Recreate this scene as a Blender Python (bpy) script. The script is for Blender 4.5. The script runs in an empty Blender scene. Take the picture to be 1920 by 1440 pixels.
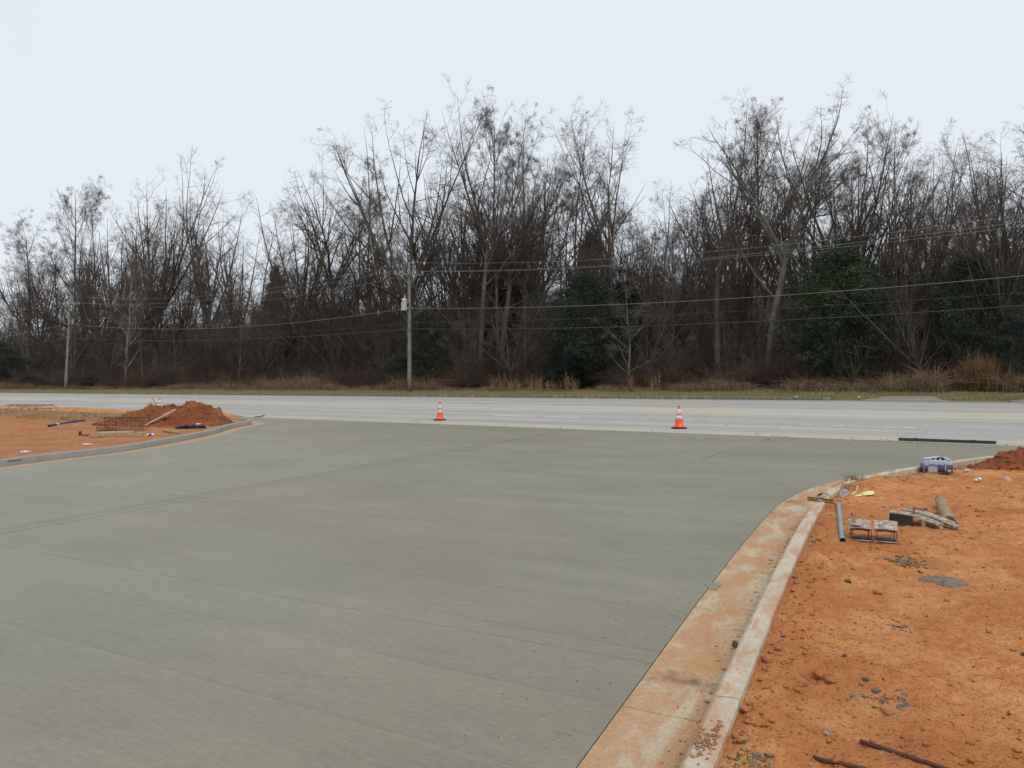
import bpy, bmesh, math, random
import numpy as np
from mathutils import Vector, Matrix

# ------------------------------------------------------------------ camera, sky, sun, exposure
S = bpy.context.scene
F = 1440.0                       # focal length in pixels of the 1920 wide photograph
PITCH = math.atan(20 / 1440)
CAMH = 1.78
cam_d = bpy.data.cameras.new('camera')
cam = bpy.data.objects.new('camera', cam_d)
S.collection.objects.link(cam)
cam.location = (0, 0, CAMH)
cam.rotation_euler = (math.radians(90) - PITCH, 0, 0)
cam_d.sensor_width = 36
cam_d.lens = 27.0
cam_d.clip_start = 0.05
cam_d.clip_end = 8000
S.camera = cam

SUN_EL, SUN_AZ = math.radians(55), math.radians(150)     # azimuth clockwise from +Y
w = bpy.data.worlds.new('World')
S.world = w
w.use_nodes = True
wn = w.node_tree.nodes
wl = w.node_tree.links
wn.clear()
wo = wn.new('ShaderNodeOutputWorld')
bg = wn.new('ShaderNodeBackground')
sky = wn.new('ShaderNodeTexSky')
sky.sky_type = 'NISHITA'
sky.sun_disc = False
sky.sun_elevation = SUN_EL
sky.sun_rotation = SUN_AZ
sky.air_density = 1.0
sky.dust_density = 3.0
mixs = wn.new('ShaderNodeMix')
mixs.data_type = 'RGBA'
mixs.inputs[0].default_value = 0.93          # cloud cover: an even overcast layer over the clear sky
mixs.inputs[7].default_value = (8.15, 8.85, 9.5, 1)
tc = wn.new('ShaderNodeTexCoord')
cn = wn.new('ShaderNodeTexNoise')
cn.inputs['Scale'].default_value = 2.2
cn.inputs['Detail'].default_value = 4
cr = wn.new('ShaderNodeValToRGB')              # faint unevenness of the cloud layer
cr.color_ramp.elements[0].position, cr.color_ramp.elements[0].color = .3, (8.0, 8.72, 9.38, 1)
cr.color_ramp.elements[1].position, cr.color_ramp.elements[1].color = .7, (8.6, 9.15, 9.65, 1)
wl.new(tc.outputs['Generated'], cn.inputs['Vector'])
wl.new(cn.outputs['Fac'], cr.inputs[0])
wl.new(cr.outputs[0], mixs.inputs[7])
wl.new(sky.outputs[0], mixs.inputs[6])
wl.new(mixs.outputs[2], bg.inputs[0])
bg.inputs[1].default_value = 0.1
wl.new(bg.outputs[0], wo.inputs[0])

sun_d = bpy.data.lights.new('sun', 'SUN')
sun_d.energy = 1.2
sun_d.angle = math.radians(40)
sun_d.color = (1.0, 0.965, 0.92)
sun = bpy.data.objects.new('sun', sun_d)
S.collection.objects.link(sun)
sd = Vector((math.sin(SUN_AZ) * math.cos(SUN_EL), math.cos(SUN_AZ) * math.cos(SUN_EL), math.sin(SUN_EL)))
sun.rotation_euler = sd.to_track_quat('Z', 'Y').to_euler()
sun.location = sd * 60

S.view_settings.view_transform = 'Standard'
S.view_settings.look = 'None'
S.view_settings.gamma = 1
S.view_settings.exposure = 0.0
S.view_settings.use_curve_mapping = False
S.cycles.max_bounces = 5
S.cycles.diffuse_bounces = 1
S.cycles.debug_use_spatial_splits = False
S.cycles.transparent_max_bounces = 8

# ------------------------------------------------------------------ coordinates
# u runs along the road (to the right), v across it (away from the camera); the ground is a gently tilted plane
UX, UY, VX, VY = .811, -.585, .585, .811
BU, BV = .0108, .012
GX, GY = BU * UX + BV * VX, BU * UY + BV * VY
ROAD_ROT = math.atan2(.585, .811)
V0, V1 = 19.65, 41.4             # road edges


def z0(x, y):
    return GX * x + GY * y


def UV(u, v, h=0.0):
    x, y = u * UX + v * VX, u * UY + v * VY
    return Vector((x, y, z0(x, y) + h))


def G(px, py, h=0.0):
    x = (px - 960) / F
    z = -(py - 720) / F
    c, s = math.cos(PITCH), math.sin(PITCH)
    d = (x, c + s * z, -s + c * z)
    t = (CAMH - h) / (GX * d[0] + GY * d[1] - d[2])
    return Vector((d[0] * t, d[1] * t, d[2] * t + CAMH))


def at_v(px, v, h=0.0):
    """ground point on the line v = const seen at image column px"""
    r = (px - 960) / F
    y = v / (VX * r + VY)
    return Vector((r * y, y, z0(r * y, y) + h))


def zpix(py, y):
    """height whose image row is py at depth y"""
    return CAMH + (700 - py) / F * y


# ------------------------------------------------------------------ numpy noise
def _h(ix, iy, iz, seed):
    n = (ix * 374761393 + iy * 668265263 + iz * 2147483647 + seed * 144665) & 0xFFFFFFFF
    n = ((n ^ (n >> 13)) * 1274126177) & 0xFFFFFFFF
    n = n ^ (n >> 16)
    return (n & 0xFFFF) / 65535.0


def vnoise(x, y, seed=0):
    x = np.asarray(x, float)
    y = np.asarray(y, float)
    ix, iy = np.floor(x).astype(np.int64), np.floor(y).astype(np.int64)
    fx, fy = x - ix, y - iy
    fx, fy = fx * fx * (3 - 2 * fx), fy * fy * (3 - 2 * fy)
    z = np.int64(0)
    a, b = _h(ix, iy, z, seed), _h(ix + 1, iy, z, seed)
    c, d = _h(ix, iy + 1, z, seed), _h(ix + 1, iy + 1, z, seed)
    return (a + (b - a) * fx) * (1 - fy) + (c + (d - c) * fx) * fy


def fbm(x, y, octaves=4, seed=0, gain=.5):
    t, a, n = 0.0, 1.0, 0.0
    for k in range(octaves):
        t = t + a * (vnoise(np.asarray(x) * 2 ** k + 17.3 * k, np.asarray(y) * 2 ** k - 9.1 * k, seed + k) - .5)
        n += a
        a *= gain
    return t / n * 2


def sstep(a, b, x):
    t = np.clip((np.asarray(x, float) - a) / (b - a), 0, 1)
    return t * t * (3 - 2 * t)


# ------------------------------------------------------------------ object helpers
COL = S.collection


def mesh_np(name, verts, quads=None, tris=None, smooth=False):
    me = bpy.data.meshes.new(name)
    verts = np.asarray(verts, np.float32)
    nq = 0 if quads is None else len(quads)
    nt = 0 if tris is None else len(tris)
    me.vertices.add(len(verts))
    me.vertices.foreach_set('co', verts.ravel())
    li = []
    if nq:
        li.append(np.asarray(quads, np.int32).ravel())
    if nt:
        li.append(np.asarray(tris, np.int32).ravel())
    li = np.concatenate(li)
    me.loops.add(len(li))
    me.loops.foreach_set('vertex_index', li)
    me.polygons.add(nq + nt)
    st = np.concatenate([np.arange(nq, dtype=np.int32) * 4, nq * 4 + np.arange(nt, dtype=np.int32) * 3])
    me.polygons.foreach_set('loop_start', st)
    if smooth:
        me.polygons.foreach_set('use_smooth', np.ones(nq + nt, bool))
    me.update(calc_edges=True)
    me.validate()
    return me


def link(name, me, mat=None, parent=None):
    o = bpy.data.objects.new(name, me)
    COL.objects.link(o)
    if mat is not None and not me.materials:
        me.materials.append(mat)
    if parent is not None:
        o.parent = parent
    return o


def tag(o, label=None, cat=None, group=None, kind=None):
    if label:
        o['label'] = label
    if cat:
        o['category'] = cat
    if group:
        o['group'] = group
    if kind:
        o['kind'] = kind
    return o


def thing(name, label, cat, loc=(0, 0, 0), rz=0.0, group=None):
    o = bpy.data.objects.new(name, None)
    o.empty_display_size = .2
    COL.objects.link(o)
    o.location = loc
    o.rotation_euler = (0, 0, rz)
    return tag(o, label, cat, group)


def structure(o, label=None):
    o['kind'] = 'structure'
    if label:
        o['label'] = label
    return o


class MB:
    """collects faces of ONE part"""

    def __init__(s):
        s.v, s.f = [], []

    def add(s, vs, fs):
        n = len(s.v)
        s.v += [tuple(p) for p in vs]
        s.f += [tuple(i + n for i in f) for f in fs]
        return s

    def box(s, c, d, M=None):
        x, y, z = d[0] / 2, d[1] / 2, d[2] / 2
        vs = [Vector((c[0] + a * x, c[1] + b * y, c[2] + e * z)) for e in (-1, 1) for a, b in ((-1, -1), (1, -1), (1, 1), (-1, 1))]
        if M is not None:
            vs = [M @ p for p in vs]
        return s.add(vs, [(3, 2, 1, 0), (4, 5, 6, 7), (0, 1, 5, 4), (1, 2, 6, 5), (2, 3, 7, 6), (3, 0, 4, 7)])

    def tube(s, pts, r, k=8, caps=True):
        pts = [Vector(p) for p in pts]
        rs = r if isinstance(r, (list, tuple)) else [r] * len(pts)
        ref = None
        rings = []
        for i, p in enumerate(pts):
            t = (pts[min(i + 1, len(pts) - 1)] - pts[max(i - 1, 0)]).normalized()
            if ref is None:
                ref = Vector((0, 0, 1)) if abs(t.z) < .9 else Vector((1, 0, 0))
            a = t.cross(ref).normalized()
            b = a.cross(t).normalized()
            ref = b
            rings.append([p + (a * math.cos(2 * math.pi * j / k) + b * math.sin(2 * math.pi * j / k)) * rs[i] for j in range(k)])
        vs = [q for rg in rings for q in rg]
        fs = []
        for i in range(len(pts) - 1):
            for j in range(k):
                fs.append((i * k + j, i * k + (j + 1) % k, (i + 1) * k + (j + 1) % k, (i + 1) * k + j))
        if caps:
            fs.append(tuple(range(k - 1, -1, -1)))
            fs.append(tuple((len(pts) - 1) * k + j for j in range(k)))
        return s.add(vs, fs)

    def lathe(s, prof, k=16, c=(0, 0, 0), sx=1, sy=1):
        vs = [(c[0] + r * math.cos(2 * math.pi * j / k) * sx, c[1] + r * math.sin(2 * math.pi * j / k) * sy, c[2] + z) for r, z in prof for j in range(k)]
        fs = []
        for i in range(len(prof) - 1):
            for j in range(k):
                fs.append((i * k + j, i * k + (j + 1) % k, (i + 1) * k + (j + 1) % k, (i + 1) * k + j))
        fs.append(tuple(range(k - 1, -1, -1)))
        fs.append(tuple((len(prof) - 1) * k + j for j in range(k)))
        return s.add(vs, fs)

    def strip(s, rows):
        """rows: list of equal-length point lists -> quads"""
        n = len(rows[0])
        vs = [p for r in rows for p in r]
        fs = [(i * n + j, i * n + j + 1, (i + 1) * n + j + 1, (i + 1) * n + j) for i in range(len(rows) - 1) for j in range(n - 1)]
        return s.add(vs, fs)

    def build(s, name, mat, parent=None, smooth=False, bevel=0.0):
        me = bpy.data.meshes.new(name)
        me.from_pydata([tuple(p) for p in s.v], [], s.f)
        me.validate()
        bm = bmesh.new()
        bm.from_mesh(me)
        bmesh.ops.recalc_face_normals(bm, faces=bm.faces)
        if bevel:
            bmesh.ops.bevel(bm, geom=list(bm.edges), offset=bevel, segments=1, affect='EDGES', profile=.5)
        bm.to_mesh(me)
        bm.free()
        if smooth:
            for p in me.polygons:
                p.use_smooth = True
        return link(name, me, mat, parent)


def copy_tree(o, parent=None):
    c = o.copy()
    COL.objects.link(c)
    c.parent = parent
    for ch in list(o.children):
        copy_tree(ch, c)
    return c


def lump_mesh(name, seed, sub=1, squash=(1, 1, .7), rough=.35):
    bm = bmesh.new()
    bmesh.ops.create_icosphere(bm, subdivisions=sub, radius=1)
    r = random.Random(seed)
    for v in bm.verts:
        k = 1 + rough * (r.random() - .5) * 2
        v.co = Vector((v.co.x * squash[0] * k, v.co.y * squash[1] * k, v.co.z * squash[2] * k))
    me = bpy.data.meshes.new(name)
    bm.to_mesh(me)
    bm.free()
    return me


# ------------------------------------------------------------------ materials
class Nt:
    def __init__(s, name, rough=.9, spec=.2):
        m = bpy.data.materials.new(name)
        m.use_nodes = True
        s.m, s.t = m, m.node_tree
        s.b = s.t.nodes['Principled BSDF']
        s.b.inputs['Roughness'].default_value = rough
        s.b.inputs['Specular IOR Level'].default_value = spec
        s.pos = None

    def n(s, typ, **kw):
        nd = s.t.nodes.new(typ)
        for k, v in kw.items():
            setattr(nd, k, v)
        return nd

    def l(s, a, b):
        s.t.links.new(a, b)

    def coords(s, scale=(1, 1, 1), rot=0.0, world=True, loc=(0, 0, 0)):
        if world:
            src = s.n('ShaderNodeNewGeometry').outputs['Position']
        else:
            src = s.n('ShaderNodeTexCoord').outputs['Object']
        # rotate first, then scale
        m1 = s.n('ShaderNodeMapping')
        m1.inputs['Rotation'].default_value = (0, 0, rot)
        s.l(src, m1.inputs[0])
        m2 = s.n('ShaderNodeMapping')
        m2.inputs['Scale'].default_value = scale
        m2.inputs['Location'].default_value = loc
        s.l(m1.outputs[0], m2.inputs[0])
        return m2.outputs[0]

    def noise(s, co, scale, detail=4, rough=.55, dist=0.0):
        nd = s.n('ShaderNodeTexNoise')
        nd.inputs['Scale'].default_value = scale
        nd.inputs['Detail'].default_value = detail
        nd.inputs['Roughness'].default_value = rough
        nd.inputs['Distortion'].default_value = dist
        s.l(co, nd.inputs['Vector'])
        return nd.outputs['Fac']

    def ramp(s, fac, stops):
        nd = s.n('ShaderNodeValToRGB')
        e = nd.color_ramp.elements
        while len(e) < len(stops):
            e.new(.5)
        for i, (p, c) in enumerate(stops):
            e[i].position = p
            e[i].color = (c, c, c, 1) if isinstance(c, (int, float)) else (*c, 1)
        s.l(fac, nd.inputs[0])
        return nd.outputs[0]

    def mix(s, fac, a, b, mode='MIX'):
        nd = s.n('ShaderNodeMix')
        nd.data_type = 'RGBA'
        nd.blend_type = mode
        for i, x in ((0, fac), (6, a), (7, b)):
            if isinstance(x, (int, float)):
                nd.inputs[i].default_value = x if i == 0 else (x, x, x, 1)
            elif isinstance(x, tuple):
                nd.inputs[i].default_value = (*x, 1)
            else:
                s.l(x, nd.inputs[i])
        return nd.outputs[2]

    def math(s, op, a, b=0.0):
        nd = s.n('ShaderNodeMath', operation=op)
        for i, x in ((0, a), (1, b)):
            if isinstance(x, (int, float)):
                nd.inputs[i].default_value = x
            else:
                s.l(x, nd.inputs[i])
        return nd.outputs[0]

    def rand(s):
        return s.n('ShaderNodeObjectInfo').outputs['Random']

    def color(s, c):
        if isinstance(c, tuple):
            s.b.inputs['Base Color'].default_value = (*c, 1)
        else:
            s.l(c, s.b.inputs['Base Color'])
        return s

    def bump(s, h, strength=.5, dist=.02):
        nd = s.n('ShaderNodeBump')
        nd.inputs['Strength'].default_value = strength
        nd.inputs['Distance'].default_value = dist
        s.l(h, nd.inputs['Height'])
        s.l(nd.outputs[0], s.b.inputs['Normal'])
        return s


def plain(name, col, rough=.7, spec=.3, metal=0.0, var=.25, scale=12.0, bump=.0):
    """a base colour with blotchy wear"""
    k = Nt(name, rough, spec)
    co = k.coords(world=False)
    n = k.noise(co, scale, 5)
    c2 = tuple(max(0, x * (1 - var)) for x in col)
    c3 = tuple(min(1, x * (1 + var * .6)) for x in col)
    k.color(k.ramp(n, [(.3, c2), (.7, c3)]))
    k.b.inputs['Metallic'].default_value = metal
    if bump:
        k.bump(k.noise(co, scale * 4, 3), bump, .01)
    return k.m


def clay_mat(name, a, b, c, dark=.35, bumpd=.02):
    k = Nt(name, .95, .1)
    co = k.coords()
    n1 = k.noise(co, .9, 6, .6)
    n2 = k.noise(co, 9, 6, .65)
    n3 = k.noise(co, 55, 4, .6)
    n4 = k.noise(co, 150, 3, .65)
    base = k.ramp(n2, [(.28, b), (.5, a), (.75, c)])
    base = k.mix(k.ramp(n1, [(.40, 0.0), (.62, .75)]), base, b)
    base = k.mix(k.ramp(k.noise(k.coords(loc=(7, 1, 0)), 1.6, 5, .6), [(.52, 0.0), (.68, .6)]), base, c)
    base = k.mix(k.ramp(n3, [(.36, dark * 1.6), (.47, 0.0)]), base, tuple(x * .4 for x in b))
    base = k.mix(k.ramp(n4, [(.58, 0.0), (.72, .55)]), base, tuple(min(1, x * 1.25) for x in c))
    base = k.mix(k.ramp(n4, [(.28, .6), (.40, 0.0)]), base, tuple(x * .45 for x in b))
    dk = k.noise(k.coords(scale=(1, 1, 1), loc=(3.3, 8.1, 0)), 2.3, 5, .7)
    base = k.mix(k.ramp(dk, [(.60, 0.0), (.74, .6)]), base, (.11, .062, .04))
    k.color(base)
    h = k.math('ADD', k.math('MULTIPLY', n2, .7), k.math('ADD', k.math('MULTIPLY', n3, .45), k.math('MULTIPLY', n4, .25)))
    k.bump(h, 1.0, bumpd)
    return k.m


M = {}
M['clay'] = clay_mat('orange_clay', (.62, .268, .095), (.45, .16, .052), (.76, .40, .18), bumpd=.04)
M['clay_left'] = clay_mat('orange_clay_site', (.47, .205, .095), (.37, .145, .063), (.55, .28, .145), bumpd=.04)
M['clay_dark'] = clay_mat('red_brown_spoil', (.33, .112, .048), (.22, .068, .031), (.46, .19, .085), bumpd=.05)
M['clod'] = clay_mat('clay_clod', (.50, .22, .092), (.37, .14, .052), (.60, .30, .14), dark=.2)


def concrete_slab():
    k = Nt('fresh_brushed_concrete', .5, .5)
    rot = ROAD_ROT - math.radians(6.4)
    streak = k.noise(k.coords((.40, 2.2, 1), rot), 1.0, 7, .66)
    fine = k.noise(k.coords((2.6, 30, 1), rot), 1.0, 5, .7)
    brush = k.noise(k.coords((9.0, 150, 1), rot), 1.0, 3, .6)
    mott = k.noise(k.coords(loc=(2, 5, 1)), 26, 5, .7)
    pits = k.noise(k.coords(loc=(8, 3, 1)), 60, 2, .5)
    blotch = k.noise(k.coords((.45, .6, 1), rot, loc=(5, 2, 0)), 1.0, 6, .62)
    grain = k.noise(k.coords(), 240, 2, .6)
    # overlapping broom passes: faint ridges of paste where one pass laps the next
    sep = k.n('ShaderNodeSeparateXYZ')
    k.l(k.coords((1, 1, 1), rot), sep.inputs[0])
    wv = k.math('ADD', k.math('MULTIPLY', sep.outputs[1], 1.25), k.math('MULTIPLY', k.noise(k.coords((.10, .5, 1), rot), 1.0, 3, .5), .55))
    fr = k.math('FRACT', wv)
    lap = k.ramp(fr, [(0.0, .84), (.02, .95), (.10, 1.0), (.94, 1.03), (.985, 1.10), (1.0, .86)])
    lapm = k.ramp(k.noise(k.coords((.35, .9, 1), rot, loc=(2, 7, 0)), 1.0, 4, .6), [(.36, .1), (.58, 1.0)])
    c = k.ramp(streak, [(.28, (.210, .192, .138)), (.5, (.226, .207, .151)), (.72, (.246, .226, .168))])
    c = k.mix(lapm, c, k.mix(1.0, c, lap, 'MULTIPLY'))
    c = k.mix(.38, c, k.ramp(fine, [(.3, .80), (.7, 1.17)]), 'MULTIPLY')
    c = k.mix(.38, c, k.ramp(mott, [(.3, .76), (.7, 1.2)]), 'MULTIPLY')
    c = k.mix(k.ramp(pits, [(.76, 0.0), (.80, .7)]), c, (.07, .065, .05))
    sd_ = k.math('ABSOLUTE', k.math('ADD', k.math('SUBTRACT', sep.outputs[0], -9.62), k.math('MULTIPLY', k.math('SUBTRACT', blotch, .5), .12)))
    c = k.mix(1.0, c, k.ramp(sd_, [(0.0, .84), (.10, .88), (.16, 1.0)]), 'MULTIPLY')
    c = k.mix(.5, c, k.ramp(brush, [(.3, .66), (.7, 1.26)]), 'MULTIPLY')
    c = k.mix(.9, c, k.ramp(blotch, [(.3, .86), (.7, 1.10)]), 'MULTIPLY')
    tint = k.noise(k.coords((.16, .2, 1), rot, loc=(1, 4, 0)), 1.0, 3, .5)
    c = k.mix(.7, c, k.ramp(tint, [(.35, (1.04, .99, .99)), (.65, (.97, 1.01, .98))]), 'MULTIPLY')
    c = k.mix(.30, c, k.ramp(grain, [(.3, .68), (.7, 1.27)]), 'MULTIPLY')
    c = k.mix(1.0, c, k.ramp(k.rand(), [(0.0, .96), (1.0, 1.04)]), 'MULTIPLY')
    k.color(c)
    h = k.math('ADD', k.math('MULTIPLY', brush, 1.0), k.math('ADD', k.math('MULTIPLY', fine, .7), k.math('MULTIPLY', grain, .6)))
    k.bump(h, .7, .004)
    k.l(k.ramp(streak, [(.3, .42), (.7, .58)]), k.b.inputs['Roughness'])
    return k.m


M['slab'] = concrete_slab()


def road_mat():
    k = Nt('weathered_asphalt', 1.0, .05)
    co = k.coords(rot=ROAD_ROT)
    sep = k.n('ShaderNodeSeparateXYZ')
    k.l(co, sep.inputs[0])
    t = k.math('DIVIDE', k.math('SUBTRACT', sep.outputs[1], V0), V1 - V0)
    wob = k.noise(k.coords((.35, .8, 1), ROAD_ROT), 1.0, 5, .6)
    t2 = k.math('ADD', t, k.math('MULTIPLY', k.math('SUBTRACT', wob, .5), .07))
    g1, g2, g3 = (.345, .330, .305), (.395, .375, .34), (.455, .42, .355)
    sand = (.46, .395, .305)
    lanes = k.ramp(t2, [(0.0, sand), (.012, sand), (.050, g2), (.10, g1), (.15, g2), (.20, g1), (.27, g2), (.33, g1), (.385, g3),
                        (.5, (.42, .40, .355)), (.605, g3), (.635, g1), (.70, g2), (.78, g1), (.86, g2), (.94, g1), (1.0, (.26, .245, .22))])
    streak = k.noise(k.coords((.04, 2.4, 1), ROAD_ROT), 1.0, 5, .65)
    grain = k.noise(k.coords(), 26, 3, .7)
    blot = k.noise(k.coords((.12, .5, 1), ROAD_ROT, loc=(9, 1, 0)), 1.0, 5, .6)
    c = k.mix(.55, lanes, k.ramp(streak, [(.3, .78), (.7, 1.2)]), 'MULTIPLY')
    c = k.mix(.5, c, k.ramp(blot, [(.3, .84), (.7, 1.14)]), 'MULTIPLY')
    c = k.mix(.45, c, k.ramp(grain, [(.3, .68), (.7, 1.3)]), 'MULTIPLY')
    # cracks
    vo = k.n('ShaderNodeTexVoronoi', feature='DISTANCE_TO_EDGE')
    vo.inputs['Scale'].default_value = .11
    dn = k.n('ShaderNodeTexNoise')
    dn.inputs['Scale'].default_value = .6
    k.l(k.coords(rot=ROAD_ROT), dn.inputs['Vector'])
    vadd = k.n('ShaderNodeVectorMath', operation='ADD')
    vsc = k.n('ShaderNodeVectorMath', operation='SCALE')
    vsc.inputs['Scale'].default_value = 2.0
    k.l(dn.outputs['Color'], vsc.inputs[0])
    k.l(k.coords((1, .6, 1), ROAD_ROT), vadd.inputs[0])
    k.l(vsc.outputs[0], vadd.inputs[1])
    k.l(vadd.outputs[0], vo.inputs['Vector'])
    c = k.mix(k.ramp(vo.outputs['Distance'], [(0.0, .5), (.004, 0.0)]), c, (.10, .09, .08))
    k.color(c)
    k.bump(grain, .4, .006)
    return k.m


M['road'] = road_mat()


def kerb_mat(name, stain, stain_col, base=(.42, .39, .335), thresh=.52, dirt=.25):
    k = Nt(name, .9, .2)
    co = k.coords()
    n1 = k.noise(k.coords((.7, 1.7, 1), -math.radians(67)), 2.6, 8, .68, .6)
    n2 = k.noise(co, 40, 4, .7)
    n3 = k.noise(co, 1.1, 4, .6)
    c = k.mix(.6, base, k.ramp(n2, [(.3, .7), (.7, 1.2)]), 'MULTIPLY')
    c = k.mix(.5, c, k.ramp(n3, [(.3, .85), (.7, 1.1)]), 'MULTIPLY')
    c = k.mix(k.math('MULTIPLY', k.ramp(n1, [(thresh - .07, 0.0), (thresh + .02, .7), (thresh + .12, 1.0)]), stain), c,
              k.mix(.5, stain_col, k.ramp(n2, [(.3, .6), (.7, 1.25)]), 'MULTIPLY'))
    dd = k.noise(k.coords(loc=(4, 9, 2)), 2.0, 6, .7)
    c = k.mix(k.math('MULTIPLY', k.ramp(dd, [(.56, 0.0), (.70, 1.0)]), dirt), c, (.17, .10, .06))
    spk = k.noise(co, 120, 2, .5)
    c = k.mix(k.ramp(spk, [(.27, .8), (.33, 0.0)]), c, (.09, .075, .06))
    k.color(c)
    k.bump(k.math('ADD', n2, k.math('MULTIPLY', n1, .6)), .6, .008)
    return k.m


M['kerb_r'] = kerb_mat('clay_stained_kerb', .85, (.48, .24, .12), base=(.54, .465, .36), thresh=.555)
M['gutter_r'] = kerb_mat('clay_stained_gutter', .85, (.45, .225, .105), base=(.50, .395, .265), thresh=.47, dirt=.85)
M['kerb_l'] = kerb_mat('new_kerb_concrete', .25, (.33, .26, .19), base=(.305, .29, .255), thresh=.6)
M['gutter_l'] = kerb_mat('sandy_gutter', .8, (.47, .28, .16), base=(.42, .345, .255), thresh=.42)
M['kerb_far'] = kerb_mat('mossy_far_kerb', .8, (.12, .10, .07), base=(.30, .265, .20), thresh=.45)
M['apron'] = kerb_mat('worn_apron', .6, (.30, .225, .165), base=(.27, .235, .20), thresh=.5)


def litter_mat():
    k = Nt('leaf_litter', .95, .1)
    co = k.coords()
    n = k.noise(co, 1.2, 8, .7)
    k.color(k.ramp(n, [(.3, (.045, .032, .022)), (.5, (.085, .06, .04)), (.7, (.13, .095, .06))]))
    k.bump(n, 1, .05)
    return k.m


M['litter'] = litter_mat()


def turf_mat():
    k = Nt('winter_turf', .95, .1)
    co = k.coords(rot=ROAD_ROT)
    n = k.noise(k.coords((.25, .9, 1), ROAD_ROT), 1.0, 6, .65)
    n2 = k.noise(co, 14, 4, .7)
    c = k.ramp(n, [(.3, (.21, .16, .08)), (.5, (.18, .155, .068)), (.7, (.13, .14, .05))])
    c = k.mix(.6, c, k.ramp(n2, [(.3, .6), (.7, 1.3)]), 'MULTIPLY')
    k.color(c)
    k.bump(n2, .8, .04)
    return k.m


M['turf'] = turf_mat()


def var_mat(name, cols, rough=.9, spec=.15, nscale=1.5, world=True, bump=0.0, bscale=20):
    """colour varies over the mesh with noise and between objects"""
    k = Nt(name, rough, spec)
    co = k.coords(world=world)
    n = k.noise(co, nscale, 4, .6)
    st = [(.3 + .4 * i / (len(cols) - 1), c) for i, c in enumerate(cols)]
    c = k.ramp(n, st)
    c = k.mix(1.0, c, k.ramp(k.rand(), [(0.0, .82), (1.0, 1.18)]), 'MULTIPLY')
    k.color(c)
    if bump:
        k.bump(k.noise(co, bscale, 3), bump, .03)
    return k.m


M['bark'] = var_mat('grey_brown_bark', [(.060, .050, .043), (.10, .086, .075), (.155, .138, .12)], nscale=1.2, bump=.8, bscale=9)
M['bark_mid'] = var_mat('lighter_bark', [(.085, .073, .062), (.135, .118, .102), (.19, .172, .15)], nscale=1.2, bump=.8, bscale=9)
M['bark_pale'] = var_mat('pale_bark', [(.12, .105, .09), (.19, .17, .15), (.27, .25, .22)], nscale=1.2, bump=.8, bscale=9)
M['twig'] = var_mat('bare_twigs', [(.080, .058, .046), (.118, .090, .073), (.155, .122, .10)], nscale=.5)
M['twig_pale'] = var_mat('pale_twigs', [(.11, .092, .075), (.17, .148, .122), (.22, .195, .165)], nscale=.5)
M['brush'] = var_mat('brown_undergrowth', [(.055, .038, .030), (.098, .072, .056), (.155, .12, .09)], nscale=.35)
M['brush_red'] = var_mat('reddish_brush', [(.060, .034, .028), (.115, .070, .054), (.18, .125, .09)], nscale=.35)
M['brush_far'] = var_mat('far_woods_twigs', [(.062, .046, .038), (.090, .068, .057), (.12, .094, .080)], nscale=.2)
M['leaf'] = var_mat('evergreen_leaf', [(.011, .024, .010), (.024, .044, .016), (.064, .082, .026)], rough=.45, spec=.35, nscale=.8)
M['leaf_dark'] = var_mat('dark_evergreen_leaf', [(.010, .019, .011), (.018, .031, .018), (.034, .050, .028)], rough=.45, spec=.35, nscale=.9)
M['needle'] = var_mat('conifer_needles', [(.014, .022, .012), (.024, .036, .018), (.038, .05, .026)], nscale=1.0)
M['dry'] = var_mat('dry_weeds', [(.13, .075, .05), (.25, .165, .105), (.40, .29, .19)], nscale=2.0)
M['straw'] = var_mat('straw_grass', [(.30, .18, .09), (.42, .27, .14), (.52, .36, .20)], nscale=4.0)
M['sedge'] = var_mat('broomsedge_straw', [(.20, .115, .055), (.32, .20, .105), (.44, .30, .17)], nscale=4.0)
M['rust_bush'] = var_mat('russet_bush_twigs', [(.12, .062, .032), (.19, .105, .052), (.26, .16, .085)], nscale=2.0)
M['grass'] = var_mat('grass_blades', [(.30, .225, .115), (.225, .195, .085), (.14, .155, .05)], nscale=.5)
M['paint_w'] = var_mat('worn_white_paint', [(.60, .60, .59), (.78, .78, .77), (.82, .82, .81)], nscale=1.2)
M['paint_y'] = var_mat('worn_yellow_paint', [(.42, .37, .27), (.60, .44, .18), (.66, .50, .20)], nscale=.35)
M['orange'] = plain('cone_orange', (.86, .075, .012), .45, .4, var=.12, scale=6)
M['collar'] = plain('reflective_collar', (.62, .66, .70), .35, .5, var=.12, scale=14)
M['rubber'] = plain('black_rubber', (.014, .014, .015), .7, .3)
M['sticker'] = plain('sticker', (.75, .68, .62), .6)
M['pole'] = var_mat('weathered_pole_wood', [(.16, .14, .115), (.235, .21, .18), (.30, .275, .24)], nscale=2.5, bump=.5, bscale=12)
M['dark_metal'] = plain('dark_arm_metal', (.012, .011, .011), .6, .3)
M['tank'] = plain('transformer_paint', (.60, .61, .60), .5, .4, var=.2, scale=5)
M['wire'] = plain('aluminium_wire', (.20, .195, .185), .5, .5, var=.1)
M['cable'] = plain('black_cable', (.05, .05, .05), .6, .3, var=.1)
M['porcelain'] = plain('insulator', (.45, .46, .48), .3, .5)
M['galv'] = plain('galvanised_steel', (.34, .37, .41), .5, .5, .35, var=.35, scale=30)
M['hole'] = plain('pipe_inside_shade', (.03, .03, .03), .9)  # near-black, painted shade of the pipe hollows
M['tool'] = plain('mortar_crusted_metal', (.42, .345, .27), .75, .3, .1, var=.7, scale=22, bump=.6)
M['tool_dark'] = plain('dark_tool_metal', (.05, .046, .042), .7, .3, .2, var=.4, scale=20)
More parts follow.
